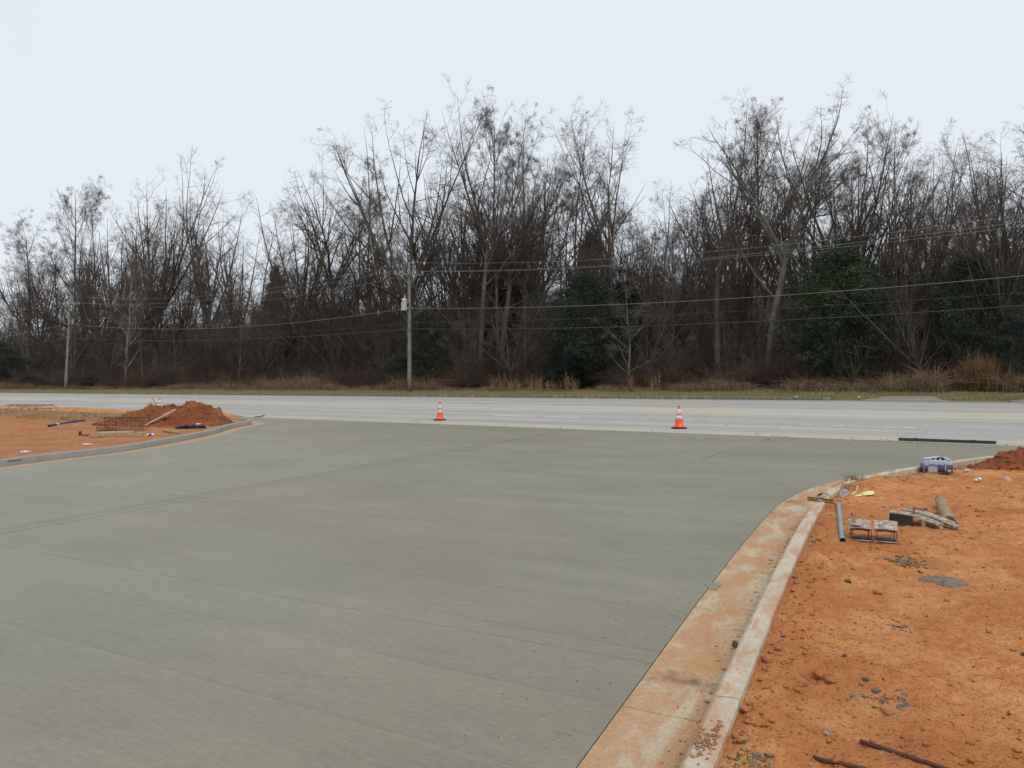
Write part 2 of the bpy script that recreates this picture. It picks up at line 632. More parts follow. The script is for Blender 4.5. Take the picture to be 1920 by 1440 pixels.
M['tool_red'] = plain('red_tool_paint', (.20, .028, .025), .5, .4, var=.5, scale=20)
M['grip_blue'] = plain('blue_black_grip', (.018, .022, .055), .55, .4)
M['handle_pink'] = plain('worn_pink_handle', (.42, .22, .17), .7, .3, var=.4, scale=25)
M['grip_grey'] = plain('grey_grip', (.10, .09, .09), .7, .3)
M['log'] = plain('post_wood', (.36, .24, .14), .85, .2, var=.45, scale=14, bump=.6)
M['log_end'] = plain('sawn_end', (.20, .125, .07), .9, .1, var=.35, scale=40)
M['board'] = plain('lumber', (.42, .28, .16), .85, .2, var=.35, scale=9, bump=.4)
M['board_pale'] = plain('pale_lumber', (.50, .42, .31), .85, .2, var=.25, scale=9, bump=.4)
M['yellow'] = plain('yellow_level', (.30, .19, .015), .6, .3, var=.6, scale=22)
M['paper'] = plain('yellow_paper', (.72, .66, .32), .8, .2, var=.12, scale=8)
M['steel_form'] = plain('dark_form_steel', (.062, .052, .043), .75, .3, .2, var=.4, scale=7)
M['blue_pipe'] = plain('blue_pipe', (.018, .045, .13), .5, .4, var=.3, scale=8)
M['cloth'] = plain('dark_blue_cloth', (.014, .022, .05), .95, .1, var=.4, scale=14)
M['rebar'] = plain('rusty_rebar', (.11, .055, .035), .9, .2, var=.4, scale=15)
M['blackwire'] = plain('dark_wire', (.05, .035, .028), .8, .2)
M['mud'] = plain('spilled_concrete', (.20, .168, .12), .85, .1, var=.4, scale=20, bump=1.0)
M['stone'] = plain('grey_gravel', (.31, .285, .25), .9, .2, var=.5, scale=30)
M['darkcrumb'] = plain('dark_crumb', (.095, .078, .055), .9, .2)
M['string'] = plain('pink_mason_line', (.70, .20, .14), .8, .2)
M['can_print'] = plain('can_print', (.06, .06, .28), .4, .5, var=.5, scale=60)
M['white_can'] = plain('white_can', (.66, .66, .70), .35, .5, var=.15, scale=40)


def clear_plastic(name, tint=(.72, .75, .80)):
    k = Nt(name, .18, .6)
    co = k.coords(world=False)
    n = k.noise(co, 28, 4, .6)
    k.color(k.ramp(n, [(.35, tuple(x * .75 for x in tint)), (.65, tint)]))
    k.b.inputs['Transmission Weight'].default_value = .35
    k.b.inputs['IOR'].default_value = 1.3
    k.bump(n, .8, .006)
    return k.m


M['clear'] = clear_plastic('clear_bottle_plastic', (.80, .80, .86))
M['film'] = clear_plastic('shrink_film', (.66, .72, .84))


def print_mat():
    """printed band of the bottle pack: dark blue sky, dark hills, a yellow emblem and pale lettering blurred beyond reading"""
    k = Nt('printed_wrap', .3, .5)
    co = k.coords(world=False)
    sep = k.n('ShaderNodeSeparateXYZ')
    k.l(co, sep.inputs[0])
    z = k.math('DIVIDE', sep.outputs[2], .14)
    n = k.noise(co, 30, 3, .6)
    zz = k.math('ADD', z, k.math('MULTIPLY', k.math('SUBTRACT', n, .5), .35))
    c = k.ramp(zz, [(.1, (.02, .018, .05)), (.38, (.03, .02, .05)), (.48, (.20, .07, .06)), (.6, (.06, .07, .22)), (.9, (.10, .13, .36)), (1.0, (.45, .5, .68))])
    k.color(c)
    k.bump(n, .4, .005)
    return k.m


M['print'] = print_mat()


# ------------------------------------------------------------------ ground, road, verge
def catmull(pts, step=.12):
    P = [np.array(p[:2], float) for p in pts]
    P = [2 * P[0] - P[1]] + P + [2 * P[-1] - P[-2]]
    out = []
    for i in range(1, len(P) - 2):
        n = max(4, int(np.linalg.norm(P[i + 1] - P[i]) / step))
        for j in range(n):
            t = j / n
            a, b, c, d = P[i - 1], P[i], P[i + 1], P[i + 2]
            out.append(.5 * ((2 * b) + (-a + c) * t + (2 * a - 5 * b + 4 * c - d) * t * t + (-a + 3 * b - 3 * c + d) * t ** 3))
    out.append(P[-2])
    out = np.array(out)
    s = np.concatenate([[0], np.cumsum(np.linalg.norm(np.diff(out, axis=0), axis=1))])
    m = int(s[-1] / step)
    ss = np.linspace(0, s[-1], m)
    return np.stack([np.interp(ss, s, out[:, 0]), np.interp(ss, s, out[:, 1])], 1), ss


def normals2(P, side):
    t = np.gradient(P, axis=0)
    t /= np.linalg.norm(t, axis=1)[:, None]
    return np.stack([t[:, 1], -t[:, 0]], 1) * side


R_PTS = [(-2.9, -3.4), (.30, 3.41), (1.69, 6.37), (2.86, 8.75), (3.73, 10.31), (4.87, 11.66), (6.70, 13.02), (8.85, 14.13),
         UV(1.6, 18.2), UV(5, 19.15), UV(14, 19.3), UV(40, 19.3)]
L_PTS = [(-13.4, 5.0), (-11.3, 11.5), G(0, 881), G(125, 864), G(260, 847), G(365, 828), G(430, 813.5), G(459, 803), UV(-23.3, 17.1), UV(-24.9, 18.0), UV(-27.5, 18.3),
         UV(-35, 18.3), UV(-50, 18.1), UV(-90, 18.1)]
RC, RS = catmull(R_PTS)
LC, LS = catmull(L_PTS)
RN, LN = normals2(RC, 1), normals2(LC, -1)
GUT, KW, KH = .44, .155, .15


def sdist(P, N, x, y, off):
    """signed distance to the kerb's back line; positive on the soil side; plus the arc index"""
    Q = P + N * off
    x, y = np.ravel(x), np.ravel(y)
    d = np.empty(len(x))
    k = np.empty(len(x), int)
    for a in range(0, len(x), 20000):
        b = slice(a, a + 20000)
        dx = x[b, None] - Q[None, ::2, 0]
        dy = y[b, None] - Q[None, ::2, 1]
        i = np.argmin(dx * dx + dy * dy, 1) * 2
        k[b] = i
        d[b] = (x[b] - Q[i, 0]) * N[i, 0] + (y[b] - Q[i, 1]) * N[i, 1]
    return d, k


# the great sheet under everything
g = MB()
g.add([(sx * 3500, sy * 3500, z0(sx * 3500, sy * 3500) - .14) for sx, sy in ((-1, -1), (1, -1), (1, 1), (-1, 1))], [(0, 1, 2, 3)])
structure(g.build('ground', M['litter']), 'brown open ground reaching to the horizon')

# woodland floor with gentle lumps
us = np.linspace(-330, 120, 180)
vs = np.concatenate([np.linspace(46.2, 80, 30), np.linspace(84, 330, 25)])
uu, vv = np.meshgrid(us, vs)
X = uu * UX + vv * VX
Y = uu * UY + vv * VY
FLOOR_RISE = .3


def floor_h(u, v):
    return .30 + .012 * np.maximum(np.asarray(v) - 46.2, 0) * .8 + .22 * np.maximum(np.minimum(np.asarray(v), 140) - 68, 0) + .10 * fbm(np.asarray(u) * .2, np.asarray(v) * .2, 3, 5)


Z = z0(X, Y) + floor_h(uu, vv)


def grid_quads(nr, nc):
    i = np.arange((nr - 1) * (nc - 1))
    a = (i // (nc - 1)) * nc + i % (nc - 1)
    return np.stack([a, a + 1, a + nc + 1, a + nc], 1)


structure(link('woodland_floor', mesh_np('woodland_floor', np.stack([X.ravel(), Y.ravel(), Z.ravel()], 1), grid_quads(*X.shape), smooth=True), M['litter']))


def fz(p):
    """height of the woodland floor at a world point"""
    u, v = p[0] * UX + p[1] * UY, p[0] * VX + p[1] * VY
    return z0(p[0], p[1]) + float(floor_h(u, v)) - .03


# road sheet
road = MB()
rows = []
for v in np.linspace(V0, V1 + .05, 8):
    rows.append([UV(u, v, 0) for u in np.linspace(-330, 140, 40)])
road = structure(road.strip(rows).build('road', M['road']), 'weathered grey five lane asphalt road')


def marking(name, mat, u0, u1, v, wid, seed=0, du=0.0):
    r = random.Random(seed)
    n = max(2, int((u1 - u0) / .6))
    a, b = [], []
    for i in range(n + 1):
        u = u0 + (u1 - u0) * i / n
        a.append(UV(u, v + du * (u - u0) + wid / 2 * (1 - .25 * r.random()), .004))
        b.append(UV(u, v + du * (u - u0) - wid / 2 * (1 - .25 * r.random()), .004))
    return MB().strip([b, a]).build(name, mat, road)


for k, (a, b) in enumerate([(-49.6, -44.8), (-62, -57.2), (-74.5, -70), (-18.6, -16.6), (-16.2, -14.6), (-10.5, -10.2), (-42.0, -41.2), (-33.0, -31.8)]):
    marking('lane_dash', M['paint_w'], a, b, 24.55, .15, k)
for k in range(7):
    a = -6.55 + k * .47
    marking('lane_dash', M['paint_w'], a, a + .33, 24.02, .11, k + 20)
for k, (a, b) in enumerate([(-21.2, -19.9), (-19.6, -18.4), (-8.75, -7.9), (-7.5, -6.6), (-6.3, -5.6), (-35, -33), (-52, -49), (-64, -61), (-78, -75)]):
    marking('lane_dash', M['paint_w'], a, b, 36.35, .16, k + 40)
for v, seed in ((28.15, 1), (32.95, 2)):
    r = random.Random(seed)
    u = -200.0
    while u < 40:
        ln = r.uniform(3, 14)
        marking('yellow_line', M['paint_y'], u, u + ln, v, .14, seed + int(u * 7))
        u += ln + r.uniform(.05, 1.2)
for v, seed in ((28.45, 3), (32.65, 4)):
    r = random.Random(seed)
    u = -150.0
    while u < 40:
        marking('yellow_line', M['paint_y'], u, u + 3.0, v, .12, seed + int(u * 5))
        u += 12.2

# verge beyond the road with its kerb, broken by two worn aprons
AP = [(-8.0, -4.95), (-1.55, 9.0)]


def in_apron(u):
    return any(a <= u <= b for a, b in AP)


us = np.linspace(-330, 90, 500)
vs = np.array([V1 + .12, V1 + .22, V1 + .5, V1 + 1.2, V1 + 2.2, V1 + 3.2, V1 + 4.1, V1 + 5.2, V1 + 6.4])
uu, vv = np.meshgrid(us, vs)
hh = .10 + .20 * sstep(V1 + .2, V1 + 4.6, vv) + .025 * fbm(uu * .7, vv * .9, 3, 3)
hh[0] -= .10
hh = np.where((uu > -16) & (vv < V1 + .4), hh - .05, hh)
apf = np.zeros_like(uu)
for a, b in AP:
    wob = .35 * fbm(uu * .8, vv * .8, 2, 8)
    apf = np.maximum(apf, sstep(a - .6, a + .2, uu + wob) * (1 - sstep(b - .2, b + .6, uu + wob)))
hh = hh - apf * .16 * (1 - sstep(V1 + 2.0, V1 + 3.6, vv))
X = uu * UX + vv * VX
Y = uu * UY + vv * VY


def verge_h(u, v):
    return .10 + .20 * sstep(V1 + .2, V1 + 4.6, v)


structure(link('grass_verge', mesh_np('grass_verge', np.stack([X.ravel(), Y.ravel(), (z0(X, Y) + hh).ravel()], 1), grid_quads(*X.shape), smooth=True), M['turf']))
for a, b in AP:
    rows = []
    for v in np.linspace(V1 - .02, V1 + 2.7, 7):
        f = (v - V1) / 2.7
        rows.append([UV(u + .25 * math.sin(v * 3 + u), v, .012 + .13 * max(0, f) ** .8) for u in np.linspace(a - .5 + .7 * f, b + .5 - .7 * f, 14)])
    structure(MB().strip(rows).build('driveway_apron', M['apron']))


def sweep_seg(C, N, s0, s1, SS, prof, name, mat, parent):
    idx = np.linspace(s0, s1, max(3, int((s1 - s0) / .22) + 1))
    cx, cy = np.interp(idx, SS, C[:, 0]), np.interp(idx, SS, C[:, 1])
    nx, ny = np.interp(idx, SS, N[:, 0]), np.interp(idx, SS, N[:, 1])
    mb = MB()
    rows = []
    for i in range(len(idx)):
        row = []
        for o, h in prof:
            x, y = cx[i] + nx[i] * o, cy[i] + ny[i] * o
            row.append((x, y, z0(x, y) + h))
        rows.append(row + [row[0]])
    mb.strip(rows)
    n = len(prof)
    base = len(mb.v)
    mb.add(rows[0][:n], [tuple(range(n))])
    mb.add(rows[-1][:n], [tuple(range(n))])
    me = bpy.data.meshes.new(name)
    me.from_pydata([tuple(p) for p in mb.v], [], mb.f)
    bm = bmesh.new()
    bm.from_mesh(me)
    bmesh.ops.remove_doubles(bm, verts=bm.verts, dist=1e-5)
    bmesh.ops.recalc_face_normals(bm, faces=bm.faces)
    bm.to_mesh(me)
    bm.free()
    return link(name, me, mat, parent)


GPROF = [(0, .012), (.2, .004), (GUT - .004, .0), (GUT - .004, -.12), (0, -.12)]
KPROF = [(GUT, -.1), (GUT + .004, .03), (GUT + .022, .122), (GUT + .045, .145), (GUT + KW - .012, KH), (GUT + KW, KH - .012), (GUT + KW, -.1)]


def kerb_run(name, C, N, SS, joints, mk, mg, label):
    root = bpy.data.objects.new(name, None)
    COL.objects.link(root)
    structure(root, label)
    for a, b in zip(joints[:-1], joints[1:]):
        sweep_seg(C, N, a + .005, b - .005, SS, KPROF, 'kerb_segment', mk, root)
        sweep_seg(C, N, a + .003, b - .003, SS, GPROF, 'gutter_segment', mg, root)
    return root


def arc_of(C, SS, p):
    return float(SS[np.argmin((C[:, 0] - p[0]) ** 2 + (C[:, 1] - p[1]) ** 2)])


jr = arc_of(RC, RS, G(1176, 1322))
joints = [0.0] + [jr + 3.05 * k for k in range(-5, 30) if 0.5 < jr + 3.05 * k < RS[-1] - .5] + [float(RS[-1])]
kerb_r = kerb_run('kerb_and_gutter', RC, RN, RS, joints, M['kerb_r'], M['gutter_r'], 'clay smeared concrete kerb and gutter curving along the right soil')
jl = arc_of(LC, LS, G(122, 868))
joints = [0.0] + [jl + 3.05 * k for k in range(-8, 40) if 0.5 < jl + 3.05 * k < LS[-1] - .5] + [float(LS[-1])]
kerb_l = kerb_run('kerb_and_gutter', LC, LN, LS, joints, M['kerb_l'], M['gutter_l'], 'clean grey kerb with sandy gutter bending round the left soil')
# scribbled layout mark on the left kerb face
mk = MB()
sA = jl - .75
for k in range(3):
    s = sA + k * .14
    i = int(np.argmin(abs(LS - s)))
    for q in range(2):
        o = GUT + .012
        x, y = LC[i, 0] + LN[i, 0] * (o - .004) + .02 * q, LC[i, 1] + LN[i, 1] * (o - .004) + .05 * q
        mk.tube([(x, y, z0(x, y) + .085), (x + .012, y + .05, z0(x, y) + .112)], .006, 4)
mk.build('layout_mark', M['rubber'], kerb_l)

# far kerb pieces
far_kerb = bpy.data.objects.new('far_kerb', None)
COL.objects.link(far_kerb)
structure(far_kerb, 'dirty low kerb along the far side of the road')
u = -150.0
while u < -10.5:
    rows = []
    for uu_ in (u + .01, u + 3.03):
        rows.append([UV(uu_, V1 + o, h) for o, h in ((0, -.05), (.01, .11), (.04, .135), (.17, .14), (.18, .02))])
    MB().strip(rows).build('kerb_segment', M['kerb_far'], far_kerb)
    u += 3.05

# ------------------------------------------------------------------ concrete driveway panels
ANG = math.radians(6.2)


def st(x, y):
    """panel coordinates: s along the broom strokes, t across"""
    u, v = x * UX + y * UY, x * VX + y * VY
    return u * math.cos(ANG) + v * math.sin(ANG), -u * math.sin(ANG) + v * math.cos(ANG)


def st_dir(ds, dt):
    du, dv = ds * math.cos(ANG) - dt * math.sin(ANG), ds * math.sin(ANG) + dt * math.cos(ANG)
    return Vector((du * UX + dv * VX, du * UY + dv * VY, 0))


poly = []
GAP = .007
ri = [i for i in range(len(RC)) if st(*RC[i])[0] < 1e9 and RC[i, 0] * VX + RC[i, 1] * VY < V0 - .45 or i == 0]
for i in ri[::2]:
    poly.append((RC[i, 0] - RN[i, 0] * GAP, RC[i, 1] - RN[i, 1] * GAP))
rr = random.Random(4)
li = [i for i in range(len(LC)) if LC[i, 0] > -14 and (LC[i, 0] * UX + LC[i, 1] * UY > -28.5 or LC[i, 1] < 20)]
ur = RC[ri[-1], 0] * UX + RC[ri[-1], 1] * UY
ul = LC[li[-1], 0] * UX + LC[li[-1], 1] * UY
nn = 60
for k in range(nn + 1):
    u = ur + (ul - ur) * k / nn
    p = UV(u, V0 - .03 + .05 * (rr.random() - .5))
    poly.append((p.x, p.y))
for i in reversed(li[::2]):
    poly.append((LC[i, 0] - LN[i, 0] * GAP, LC[i, 1] - LN[i, 1] * GAP))
slab = bpy.data.objects.new('concrete_driveway', None)
COL.objects.link(slab)
structure(slab, 'freshly broomed grey concrete driveway apron')
sA, _ = st(*G(380, 935)[:2])
_, tB = st(*G(380, 935)[:2])
_, tC = st(*G(500, 1116)[:2])
s2, _ = st(*G(1380, 838)[:2])
S_CUT = [-60, sA, s2, 60]
S_LAST = [-60, sA, 60]
dt = tB - tC
T_CUT = [-40, tC, tB, tB + 7.2, tB + 8.6, 60]
bm0 = bmesh.new()
bm0.faces.new([bm0.verts.new((x, y, 0)) for x, y in poly])
bm0.normal_update()
bmesh.ops.triangulate(bm0, faces=bm0.faces, ngon_method='EAR_CLIP')
bm0.normal_update()
JW = .0022
JA = .009
for b in range(len(T_CUT) - 1):
    SC = S_CUT if b == 3 else S_LAST
    for a in range(len(SC) - 1):
        bm = bm0.copy()
        for (s_, t_, n_) in ((SC[a] + JA, 0, st_dir(-1, 0)), (SC[a + 1] - JA, 0, st_dir(1, 0)), (0, T_CUT[b] + JW, st_dir(0, -1)), (0, T_CUT[b + 1] - JW, st_dir(0, 1))):
            p = st_dir(s_, t_)
            bmesh.ops.bisect_plane(bm, geom=bm.verts[:] + bm.edges[:] + bm.faces[:], dist=1e-6, plane_co=p, plane_no=n_, clear_outer=True)
        if not bm.faces:
            bm.free()
            continue
        bmesh.ops.recalc_face_normals(bm, faces=bm.faces)
        if bm.faces[0].normal.z < 0:
            bmesh.ops.reverse_faces(bm, faces=bm.faces)
        ex = bmesh.ops.extrude_face_region(bm, geom=bm.faces[:])
        top = [e for e in ex['geom'] if isinstance(e, bmesh.types.BMVert)]
        tops = set(top)
        for v in bm.verts:
            v.co.z = z0(v.co.x, v.co.y) + (.012 if v in tops else -.1)
        bmesh.ops.recalc_face_normals(bm, faces=bm.faces)
        me = bpy.data.meshes.new('concrete_panel')
        bm.to_mesh(me)
        bm.free()
        link('concrete_panel', me, M['slab'], slab)
bm0.free()
# slurry that ran over the gutter edge
c = G(1333, 1100)
mb = MB()
r = random.Random(2)
ring = []
for k in range(18):
    a = 2 * math.pi * k / 18
    q = .055 + .018 * math.sin(3 * a + 1) + .01 * r.random()
    x, y = c.x + 1.0 * q * math.cos(a) + .005, c.y + 1.9 * q * math.sin(a)
    ring.append((x, y, z0(x, y) + .0145))
mb.add([(c.x + .02, c.y, z0(c.x, c.y) + .024)] + ring, [(0, k + 1, (k + 1) % 18 + 1) for k in range(18)])
mb.build('concrete_spill', M['slab'], slab, smooth=True)

# ------------------------------------------------------------------ clay soil
RAMP_A, RAMP_B = arc_of(RC, RS, G(1480, 938)), arc_of(RC, RS, G(1585, 898))


def dirt_r(x, y):
    """height of the right-hand soil above the tilted plane, and the cover distance over the kerb"""
    x, y = np.asarray(x, float), np.asarray(y, float)
    d, k = sdist(RC, RN, x, y, GUT + KW)
    s = RS[k]
    d = d.reshape(x.shape)
    s = s.reshape(x.shape)
    h = .095 - .045 * sstep(9.4, 11.6, y) * (1 - sstep(.3, 2.2, d)) + .03 * sstep(.2, 2.5, d)
    ramp = sstep(RAMP_A - .1, RAMP_A + .7, s) * (1 - sstep(RAMP_B - .6, RAMP_B + .2, s))
    h = h + ramp * .075 * (1 - sstep(0, 1.1, d))
    h = np.where(d < 0, h - ramp * .16 * sstep(0, .42, -d), h)
    amp = .35 + .65 * sstep(0, .25, d)
    cl = fbm(x * 9, y * 9, 3, 41)
    h = h + amp * (.035 * fbm(x * .8, y * .8, 3, 11) + .026 * fbm(x * 3.1, y * 3.1, 3, 21) + .040 * np.abs(cl) * sstep(-.25, .35, fbm(x * 1.7, y * 1.7, 2, 45)) + .014 * fbm(x * 24, y * 24, 2, 31))
    # crumbled lumps pushed against the kerb's back
    h = h + .03 * sstep(.02, .1, d) * (1 - sstep(.15, .45, d)) * np.maximum(fbm(x * 6, y * 6, 2, 61), 0) * 2
    return h, d, ramp, None


def dz(p):
    h = dirt_r(np.array([p[0]]), np.array([p[1]]))[0][0]
    return z0(p[0], p[1]) + float(h)


def on_r(px, py):
    p = G(px, py, .1)
    for _ in range(4):
        p = G(px, py, dz(p) - z0(p.x, p.y))
    return p


rr_ = np.linspace(.02, 1.75, 430)
yy_ = 1.0 * (26.0) ** np.linspace(0, 1, 430)
RRg, YYg = np.meshgrid(rr_, yy_)
X, Y = RRg * YYg, YYg
h, d, ramp, bank = dirt_r(X, Y)
Z = z0(X, Y) + h
keep = ((d > -.07) | ((ramp > .02) & (d > -.42 * ramp))) & (X * VX + Y * VY < V0 + 2)
q = grid_quads(*X.shape)
kq = keep.ravel()[q].all(1)
q = q[kq]
V = np.stack([X.ravel(), Y.ravel(), Z.ravel()], 1)
used = np.zeros(len(V), bool)
used[q.ravel()] = True
remap = np.cumsum(used) - 1
soil_r = structure(link('clay_soil', mesh_np('clay_soil', V[used], remap[q], smooth=True), M['clay']), 'bare orange clay soil right of the kerb')


def dirt_l(x, y):
    x, y = np.asarray(x, float), np.asarray(y, float)
    d, k = sdist(LC, LN, x, y, GUT + KW)
    d = d.reshape(x.shape)
    u, v = x * UX + y * UY, x * VX + y * VY
    h = .115 + .05 * sstep(.5, 4, d) - .14 * sstep(12.5, 16.5, v) * sstep(-27, -30, u)
    amp = .3 + .7 * sstep(0, .5, d)
    h = h + amp * (.05 * fbm(x * .5, y * .5, 3, 12) + .035 * fbm(x * 1.9, y * 1.9, 3, 22) + .02 * fbm(x * 6, y * 6, 2, 32))
    tuft = sstep(13.2, 14.5, v) * (1 - sstep(15.8, 16.8, v)) * sstep(-27.5, -30, u)
    h = h + tuft * .16 * np.maximum(fbm(x * .9, y * .9, 3, 52) + .1, 0)
    return h, d


def dzl(p):
    return z0(p[0], p[1]) + float(dirt_l(np.array([p[0]]), np.array([p[1]]))[0][0])


def on_l(px, py):
    p = G(px, py, .1)
    for _ in range(4):
        p = G(px, py, dzl(p) - z0(p.x, p.y))
    return p


rr_ = np.linspace(-1.5, -.2, 520)
yy_ = 8.0 * (60 / 8.0) ** np.linspace(0, 1, 330)
RRg, YYg = np.meshgrid(rr_, yy_)
X, Y = RRg * YYg, YYg
h, d = dirt_l(X, Y)
vv = X * VX + Y * VY
keep = (d > -.08) & (vv < 17.8)
q = grid_quads(*X.shape)
q = q[keep.ravel()[q].all(1)]
V = np.stack([X.ravel(), Y.ravel(), (z0(X, Y) + h).ravel()], 1)
used = np.zeros(len(V), bool)
used[q.ravel()] = True
remap = np.cumsum(used) - 1
structure(link('clay_soil', mesh_np('clay_soil', V[used], remap[q], smooth=True), M['clay_left']), 'graded orange clay soil left of the driveway')

# berm of loose clay between the left kerb and the road
us = np.linspace(-75, -27.5, 520)
vs = np.linspace(18.45, 20.2, 26)
uu, vv = np.meshgrid(us, vs)
prof = np.sin(np.clip((vv - 18.45) / 1.75, 0, 1) * math.pi) ** .8
X, Y = uu * UX + vv * VX, uu * UY + vv * VY
hb = -.03 + prof * (.13 + .20 * np.abs(fbm(uu * 1.1, vv * 1.6, 4, 91))) * sstep(-27.6, -30, uu) * (1 - .4 * sstep(-45, -60, uu))
structure(link('clay_berm', mesh_np('clay_berm', np.stack([X.ravel(), Y.ravel(), (z0(X, Y) + hb).ravel()], 1), grid_quads(*X.shape)), M['clay']), 'low crumbly clay bank between kerb and road')


# ------------------------------------------------------------------ loose clods and crumbs (uncountable)
ICO = [lump_mesh('l%d' % k, k, 1, (1, (.7, .9, .6, .8, .95)[k], (.5, .7, .6, .45, .65)[k]), .5) for k in range(5)]
ICO_V, ICO_F = [], []
for me in ICO:
    a = np.empty(len(me.vertices) * 3)
    me.vertices.foreach_get('co', a)
    ICO_V.append(a.reshape(-1, 3))
    ICO_F.append(np.array([p.vertices[:] for p in me.polygons]))
    bpy.data.meshes.remove(me)


def scatter_lumps(name, pts, sizes, mat, seed, parent=None, flat=1.0):
    g_ = np.random.default_rng(seed)
    VV, FF, n = [], [], 0
    kind = g_.integers(0, 5, len(pts))
    for k in range(5):
        m = kind == k
        if not m.any():
            continue
        P, sz = pts[m], sizes[m]
        a = g_.uniform(0, 2 * math.pi, len(P))
        b = ICO_V[k]
        c, s = np.cos(a)[:, None], np.sin(a)[:, None]
        x = b[None, :, 0] * c - b[None, :, 1] * s
        y = b[None, :, 0] * s + b[None, :, 1] * c
        v = np.stack([x, y, np.repeat(b[None, :, 2] * flat, len(P), 0)], 2) * sz[:, None, None] + P[:, None, :]
        f = ICO_F[k][None] + (np.arange(len(P)) * len(b))[:, None, None] + n
        VV.append(v.reshape(-1, 3))
        FF.append(f.reshape(-1, 3))
        n += len(P) * len(b)
    o = link(name, mesh_np(name, np.concatenate(VV), tris=np.concatenate(FF)), mat, parent)
    o['kind'] = 'stuff'
    return o


rg = np.random.default_rng(7)
n = 26000
yy = 2.2 * (14 / 2.2) ** rg.random(n)
rx = rg.uniform(.15, 1.0, n)
xx = rx * yy
h, d, ramp, bank = dirt_r(xx, yy)
clump = fbm(xx * 1.4, yy * 1.4, 3, 77)
near = np.exp(-np.maximum(d, 0) / .25)
ok = (d > .03) & (rg.random(n) < .10 + .7 * sstep(0, .35, clump) + .5 * near)
xx, yy, h, d = xx[ok], yy[ok], h[ok], d[ok]
sz = .0034 * np.exp(rg.normal(0, .6, len(xx))) * (1 + .10 * yy) * (1 + 1.0 * np.exp(-np.maximum(d, 0) / .2))
sz = np.minimum(sz, .034)
scatter_lumps('clay_crumbs', np.stack([xx, yy, z0(xx, yy) + h + sz * .25], 1), sz, M['clod'], 3)['label'] = 'crumbled clay lumps strewn over the right soil'
# dark mortar crumbs and pale grit on the same soil
n = 420
yy = 2.4 * (9 / 2.4) ** rg.random(n)
xx = rg.uniform(.25, .75, n) * yy
h, d, ramp, bank = dirt_r(xx, yy)
ok = (d > .05) & (fbm(xx * 1.1, yy * 1.1, 2, 88) > .12)
xx, yy, h = xx[ok], yy[ok], h[ok]
sz = .0035 * np.exp(rg.normal(0, .5, len(xx))) * (1 + .05 * yy)
scatter_lumps('mortar_crumbs', np.stack([xx, yy, z0(xx, yy) + h + sz * .3], 1), sz, M['darkcrumb'], 4)['label'] = 'dark mortar crumbs scattered over the right soil'
# dark specks dropped on the wet concrete near its right edge
n = 260
t = rg.random(n) ** .8
cy = 2.6 + 3.6 * t
im = int(np.argmax(RC[:, 1] > 12))
cx = np.interp(cy, RC[:im, 1], RC[:im, 0]) - np.abs(rg.normal(0, .22, n)) * (1 + 1.2 * rg.random(n)) - .03
far_s = rg.random(n) < .22
cx = np.where(far_s, cx - rg.uniform(0, 1.6, n), cx)
sz = np.minimum(.0023 * np.exp(rg.normal(0, .45, n)) * (1 + .05 * cy), .0055)
scatter_lumps('concrete_specks', np.stack([cx, cy, z0(cx, cy) + .0125], 1), sz, M['darkcrumb'], 5)['label'] = 'dark specks dropped on the concrete near the gutter'
n = 60
cu, cv = rg.uniform(-6, 2, n), rg.uniform(18.3, 19.5, n)
P = np.array([UV(a, b, .013) for a, b in zip(cu, cv)])
n2 = 150
P2 = np.array([UV(a, b, .003) for a, b in zip(rg.uniform(-30, 3, n2), V0 + np.abs(rg.normal(0, .25, n2)))])
P = np.concatenate([P, P2])
scatter_lumps('road_edge_grit', P, .012 * np.exp(rg.normal(0, .4, len(P))), M['darkcrumb'], 6)['label'] = 'dark grit along the joint of concrete and road'
# debris lying in the right gutter against the kerb
n = 500
s_ = rg.uniform(5, 14.5, n)
o_ = GUT - np.abs(rg.normal(0, .07, n)) - .01
ix = np.interp(s_, RS, np.arange(len(RS))).astype(int)
gx_, gy_ = RC[ix, 0] + RN[ix, 0] * o_, RC[ix, 1] + RN[ix, 1] * o_
scatter_lumps('gutter_debris', np.stack([gx_, gy_, z0(gx_, gy_) + .006], 1), .0036 * np.exp(rg.normal(0, .55, n)), M['clod'], 8)['label'] = 'clay crumbs lying in the right gutter against the kerb'
# added dark lump standing in for the dark notch at the kerb foot
p = G(1386, 1204, .03)
o = link('dark_lump', lump_mesh('notch_lump', 77, 2, (.8, 1, 1.1), .25), M['darkcrumb'])
o.location = (p.x - .02, p.y, z0(p.x, p.y) + .012)
o.scale = (.026, .05, .022)
tag(o, 'added dark lump standing in for a notch at the foot of the right kerb', 'lump')
# dry clay cake cracked on top of the kerb
p = G(1330, 1385, .15)
i = int(np.argmin((RC[:, 0] - p.x) ** 2 + (RC[:, 1] - p.y) ** 2))
n = 130
a_, b_ = rg.normal(0, .09, n), rg.uniform(.02, KW - .02, n)
xx = RC[i, 0] + RN[i, 0] * (GUT + b_) - RN[i, 1] * a_
yy = RC[i, 1] + RN[i, 1] * (GUT + b_) + RN[i, 0] * a_
scatter_lumps('clay_cake', np.stack([xx, yy, z0(xx, yy) + .152], 1), rg.uniform(.004, .012, n), M['clod'], 9, flat=.35)['label'] = 'cracked clay crust caked on top of the right kerb'

